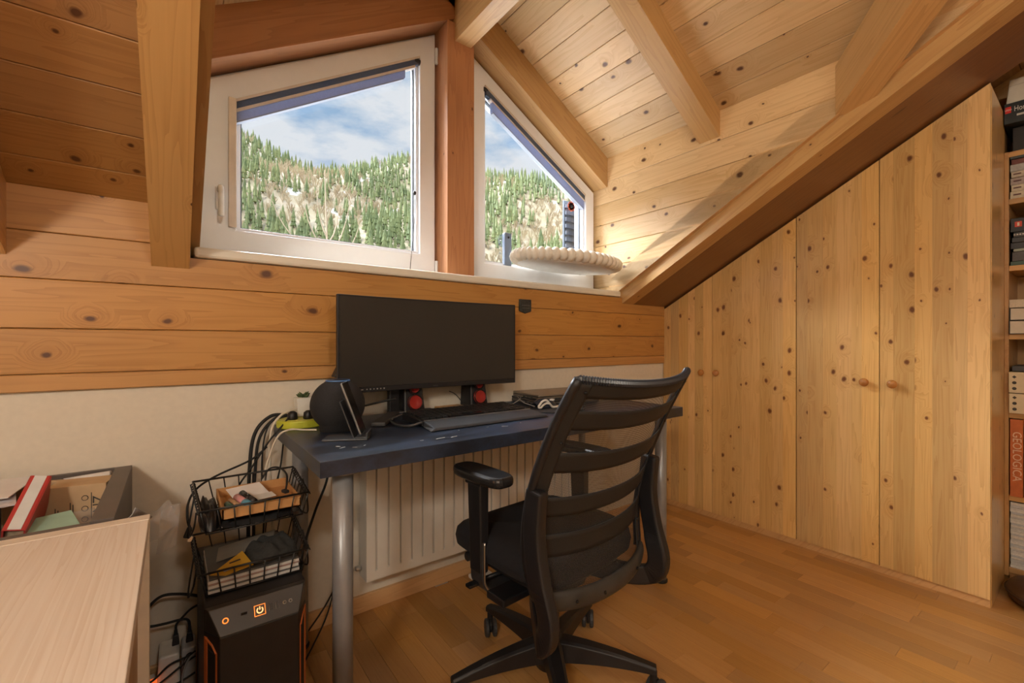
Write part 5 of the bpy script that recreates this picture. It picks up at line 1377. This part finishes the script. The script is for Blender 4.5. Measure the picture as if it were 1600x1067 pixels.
# ================================================================== PALE OAK CABINET, DARK OPEN CHEST
cbn = thing('oak_cabinet', 'pale oak laminate cabinet in the left foreground', 'cabinet', (-.45,.65,0))
OX = -.040
MB().box(-1.05, OX, .16, 1.142, .626, .65).build('top_board', OAK, cbn, bevel=.001)
MB().box(-1.05, OX+.001, 1.1425, 1.174, 0, .6505).build('back_panel', mat('oak_edge_band', (.80,.70,.58), .5), cbn, bevel=.001)
MB().box(-.075, -.057, .18, 1.142, 0, .626).build('side_panel', OAKZ, cbn)
MB().box(-1.05, -1.032, .18, 1.142, 0, .626).build('side_panel', OAKZ, cbn)
MB().box(-1.03, -.075, .18, 1.142, .02, .04).build('bottom_board', OAKZ, cbn)
cst_ = thing('open_chest', 'dark taupe open-topped chest against the wall behind the oak cabinet', 'chest', (-.5,1.42,0))
bx0, bx1, by0, by1, bz = -1.05, -.094, 1.180, 1.650, .655
MB().box(bx1-.036, bx1, by0, by1, 0, bz).build('side_panel', GREYTAUPE, cst_, bevel=.001)
MB().box(bx0, bx0+.036, by0, by1, 0, bz).build('side_panel', GREYTAUPE, cst_, bevel=.001)
MB().box(bx0+.036, bx1-.036, by1-.016, by1, 0, bz).build('back_panel', GREYTAUPE, cst_)
MB().box(bx0+.036, bx1-.036, by0, by0+.016, 0, bz-.006).build('front_panel', GREYTAUPE, cst_)
MB().box(bx0+.036, bx1-.036, by0+.016, by1-.016, .46, .48).build('inner_shelf', GREYTAUPE, cst_)
# contents
kx = thing('kraft_box', 'printed kraft cardboard box standing in the dark chest', 'box', (-.21,1.54,.48))
ka, kb_ = Vector((-.245,1.520,.481)), Vector((-.135,1.500,.481)); kd = (kb_-ka).normalized(); kn = Vector((kd.y,-kd.x,0))
KM = Matrix((kd, kn, Vector((0,0,1)))).transposed()
kc = (ka+kb_)/2 - kn*.04 + Vector((0,0,.085))
MB().obox(kc, ((kb_-ka).length,.08,.17), KM).build('box_body', KRAFT, kx, bevel=.001)
def onbox(u, z): return ka + kd*u + kn*.0006 + Vector((0,0,z))
for u, z0_, z1_ in ((.018,.07,.120),(.023,.07,.115),(.045,.065,.130),(.050,.065,.125)):
    MB().obox((onbox(u,z0_)+onbox(u,z1_))/2, (.0016,.0008,z1_-z0_), KM).build('printed_line', INK, kx)
for q in range(4):
    c = onbox(.072,.060+.026*q); pts = [c+KM@Vector((.006*math.cos(2*PI*k/14),.0003,.006*math.sin(2*PI*k/14))) for k in range(14)]
    MB().tube(pts, .0008, 4, closed=True).build('printed_symbol', INK, kx)
MB().obox((onbox(.084,.045)+onbox(.084,.150))/2, (.0014,.0008,.105), KM).build('printed_line', INK, kx)
text('printed_letters', 'NZ', .030, INK, kx, Matrix.Translation(onbox(.098,.120)) @ Matrix((kd, Vector((0,0,1)), kn)).transposed().to_4x4() @ Matrix.Rotation(PI/2,4,'Z'))
k2 = thing('kraft_sleeve', 'rounded brown cardboard sleeve behind the red binder', 'sleeve', (-.27,1.57,.48))
MB().prism([(-.33,.48),(-.205,.48),(-.205,.645),(-.225,.652),(-.26,.655),(-.33,.655)], (0,1.60,0), (1,0,0), (0,0,1), (0,-1,0), 0, .012).build('sleeve_body', mat('brown_sleeve', (.46,.31,.18), .8), k2, bevel=.003)
gw = thing('white_bundle', 'rolled white paper bundle behind the kraft box', 'paper', (-.16,1.60,.6))
MB().tube([(-.225,1.615,.632),(-.135,1.60,.640)], .018, 14).build('paper_roll', PAPER, gw, smooth=True)
bd = thing('binder', 'red lever binder with a white spine label leaning in the chest', 'binder', (-.25,1.40,.55))
RED = mat('red_binder_card', (.50,.055,.05), .45)
p0, p1 = Vector((-.262,1.345,.615)), Vector((-.243,1.470,.694))      # bottom and top of the spine
ax_l = (p1-p0).normalized(); wide = Vector((.93,-.20,-.30)); wide = (wide-ax_l*wide.dot(ax_l)).normalized(); nrm_ = wide.cross(ax_l)
BM = Matrix((wide, ax_l, nrm_)).transposed()
bc = (p0+p1)/2; ln = (p1-p0).length
MB().obox(bc, (.032,ln,.003), BM).build('spine', RED, bd, bevel=.001)
MB().obox(bc+nrm_*(.0022), (.020,ln*.98,.0012), BM).build('spine_label', mat('white_label', (.72,.74,.75), .6), bd)
for s_ in (-1,1):
    MB().obox(bc+wide*s_*.016-nrm_*.055, (.003,ln,.11), BM).build('cover_board', RED, bd)
MB().obox(bc-nrm_*.055, (.027,ln*.92,.10), BM).build('paper_block', mat('old_papers', (.56,.42,.28), .8, var=.2, scale=120), bd)
for k, (lab, c, sz, m, rz, tl) in enumerate([
    ('upper sheet of white paper spread left of the red binder', (-.365,1.545,.662), (.17,.15), PAPER, -.15, .06),
    ('lower scribbled white sheet under the spread paper', (-.370,1.500,.648), (.16,.15), mat('scribbled_paper', (.70,.69,.72), .8, var=.25, scale=60), .2, .06),
    ('brown envelope under the white sheets', (-.385,1.36,.615), (.16,.15), mat('tan_envelope', (.50,.33,.18), .8), .1, .03)]):
    o_ = MB().obox(c, (sz[0],sz[1],.002), Matrix.Rotation(rz,3,'Z') @ Matrix.Rotation(tl,3,'X')).build('paper_sheet', m); tag(o_, lab, 'paper')
o_ = MB().tube([(-.305,1.215,.648),(-.262,1.205,.650)], .006, 10).build('wooden_stick', mat('pale_stick', (.55,.42,.26), .6), smooth=True); tag(o_, 'end of a pale wooden stick on the chest rim', 'stick')
# teal packet
tp_ = thing('teal_packet', 'teal and green printed packet in clear film inside the chest', 'packet', (-.2,1.36,.56))
TM = Matrix.Rotation(.35,3,'Z') @ Matrix.Rotation(.28,3,'X')
tcn_ = Vector((-.212,1.375,.597))
MB().obox(tcn_, (.085,.105,.005), TM).build('packet_card', mat('mint_print', (.36,.56,.45), .5, var=.12, scale=18), tp_)
MB().obox(tcn_+TM@Vector((-.02,-.028,.0032)), (.04,.040,.001), TM).build('pale_blue_print', mat('pale_blue_print', (.42,.60,.66), .5), tp_)
MB().lathe([(.0005,0),(.020,0),(.020,.001),(.0005,.001)], tcn_+TM@Vector((-.005,-.040,.0045)), TM, 20).build('dark_print', mat('navy_print', (.03,.06,.09), .5), tp_)
MB().lathe([(.0005,0),(.022,0),(.022,.001),(.0005,.001)], tcn_+TM@Vector((.018,-.040,.0052)), TM, 20, 1.2, .8).build('green_print', mat('leaf_green_print', (.26,.48,.30), .5), tp_)
MB().obox(tcn_+TM@Vector((.056,-.005,-.012)), (.05,.10,.025), TM).build('clear_film', PLASTIC_CLEAR, tp_)
def sheet(name, label, p00, p10, p01, amp, m, seed, cat, n=14):
    rr = random.Random(seed); ph = [rr.uniform(0,6) for _ in range(4)]
    a0, u_, v_ = Vector(p00), Vector(p10)-Vector(p00), Vector(p01)-Vector(p00); nn = u_.cross(v_).normalized()
    o = MB(); o.grid(lambda a, b: a0+u_*a+v_*b+nn*amp*(math.sin(7*a+ph[0])*math.cos(5*b+ph[1])+.6*math.sin(13*b+9*a+ph[2])), n, n)
    return tag(o.build(name, m, smooth=True, solid=.0006), label, cat)
sheet('plastic_bag', 'crumpled clear plastic bag hanging behind the oak cabinet corner', (-.070,1.29,.605), (-.006,1.265,.645), (-.055,1.20,.575), .003, PLASTIC_CLEAR, 3, 'bag')
sheet('bag_tail', 'dangling end of clear plastic beside the oak cabinet', (-.022,1.225,.640), (.012,1.225,.650), (-.030,1.225,.545), .004, PLASTIC_CLEAR, 6, 'bag')
sheet('white_sheet', 'white sheet of paper beside the dark chest', (-.088,1.50,.50), (-.045,1.50,.545), (-.105,1.20,.615), .003, mat('cool_white_paper', (.66,.66,.70), .7), 9, 'paper')

# ================================================================== SOCKET BLOCK AND CABLES ON THE FLOOR
sb_ = thing('socket_block', 'white multi-socket block on the floor beside the computer', 'socket block', (.0,1.6,0))
MB().hexa([(-.040,1.545,0),(.016,1.545,0),(.016,1.645,0),(-.040,1.645,0)], [(-.034,1.555,.138),(.012,1.555,.138),(.012,1.640,.138),(-.034,1.640,.138)]).build('block', WHITEP, sb_, bevel=.006)
MB().box(.017,.050,1.57,1.645,0,.132).build('adaptor', mat('grey_white_plastic', (.55,.54,.55), .4), sb_, bevel=.006)
sw_ = thing('switch_strip', 'power strip with a glowing orange rocker switch by the cabinet', 'power strip', (-.08,1.56,0))
MB().box(-.125,-.042,1.50,1.60,0,.078).build('strip_body', WHITEP, sw_, bevel=.005)
MB().box(-.056,-.036,1.520,1.545,.074,.096).build('rocker_switch', mat('switch_glow', (.7,.12,.04), .4, emit=(1.0,.16,.03), es=.5), sw_, bevel=.002)
MB().box(-.0565,-.0355,1.5192,1.5205,.083,.086).build('switch_gap', INK, sw_)
for lab, x, y, z in (('black plug in the socket block nearer the oak cabinet', .004, 1.60, .138), ('black plug in the socket block nearer the computer', .036, 1.605, .132)):
    r = thing('power_plug', lab, 'plug', (x,y,z), 'plugs in the socket block')
    MB().hexa([(x-.009,y-.009,z+.001),(x+.009,y-.009,z+.001),(x+.009,y+.009,z+.001),(x-.009,y+.009,z+.001)], [(x-.006,y-.006,z+.028),(x+.006,y-.006,z+.028),(x+.006,y+.006,z+.028),(x-.006,y+.006,z+.028)]).build('plug_body', BLACKP, r, bevel=.002)
    MB().lathe([(.005,z+.027),(.004,z+.042)], (x,y,0), None, 10).build('strain_relief', RUBBER, r)
FG = 'cables on the floor beside the computer'
cable('black cable arching from the socket block plug to the computer', [(.004,1.60,.179),(.006,1.60,.195),(.022,1.60,.212),(.042,1.60,.228),(.075,1.605,.235)], .0032, RUBBER, FG)
cable('black cable bending left from the second plug behind the cabinet', [(.036,1.605,.173),(.033,1.605,.193),(.018,1.60,.204),(-.02,1.60,.206),(-.06,1.60,.212),(-.12,1.60,.235)], .0036, RUBBER, FG)
cable('thick black cable arching high along the wall to the basket', [(.070,1.61,.245),(.045,1.61,.260),(.01,1.61,.275),(-.025,1.61,.282),(-.05,1.61,.268),(-.075,1.61,.235),(-.12,1.61,.20)], .0042, RUBBER, FG)
cable('upper of the dark cables lying across the socket block', [(-.12,1.50,.100),(-.05,1.51,.108),(-.01,1.535,.122),(.03,1.54,.126),(.048,1.55,.128)], .0030, RUBBER, FG)
cable('middle dark cable lying across the socket block', [(-.12,1.49,.085),(-.06,1.495,.092),(-.02,1.51,.102),(.02,1.53,.114),(.048,1.54,.120)], .0028, RUBBER, FG)
cable('lowest dark cable beside the orange switch', [(-.12,1.48,.09),(-.06,1.49,.094),(-.03,1.50,.084),(.01,1.51,.080),(.046,1.52,.086)], .0030, RUBBER, FG)
GREYC = mat('grey_cable', (.28,.27,.26), .6)
for k, lab in enumerate(['grey cable curling tightest beside the computer','black cable looping in the middle of the floor tangle','grey cable at the front of the floor tangle','black cable drooping nearest the wall']):
    cable(lab, [(.048,1.53+.012*k,.135-.008*k),(.030,1.52+.01*k,.125),(.018,1.51+.01*k,.09),(.022,1.51+.008*k,.045),(.042,1.52+.008*k,.02),(.048,1.50+.008*k,.05)], .0026, RUBBER if k % 2 else GREYC, FG)

# ================================================================== FILL GLOBES ADDED BEHIND THE CAMERA
GL = mat('fill_globe_glow', (.95,.90,.82), .4, emit=(1.0,.92,.79), es=FILL_GLOW)
def add_fill_globe(x, y, z, top, label, rad=.14):  # unseen glowing globe, added only to fill the room with light
    r = thing('fill_globe', label, 'fill light', (x,y,z))
    MB().sphere((x,y,z), rad, 20, 12).build('globe', GL, r, smooth=True)
    MB().lathe([(.035,rad-.01),(.035,.17),(.008,.18),(.004,top-z-.02),(.05,top-z-.015),(.05,top-z)], (x,y,z), None, 14).build('cord_and_canopy', BLACKP, r)
add_fill_globe(-1.1, -.75, 1.75, 2.60, 'unseen globe added as fill light behind the camera on the left')
add_fill_globe(.2, -1.45, 2.3, 2.75, 'unseen globe added as fill light behind the camera in the middle', .105)

for o in LOCALS:
    if '_loc' in o: del o['_loc']
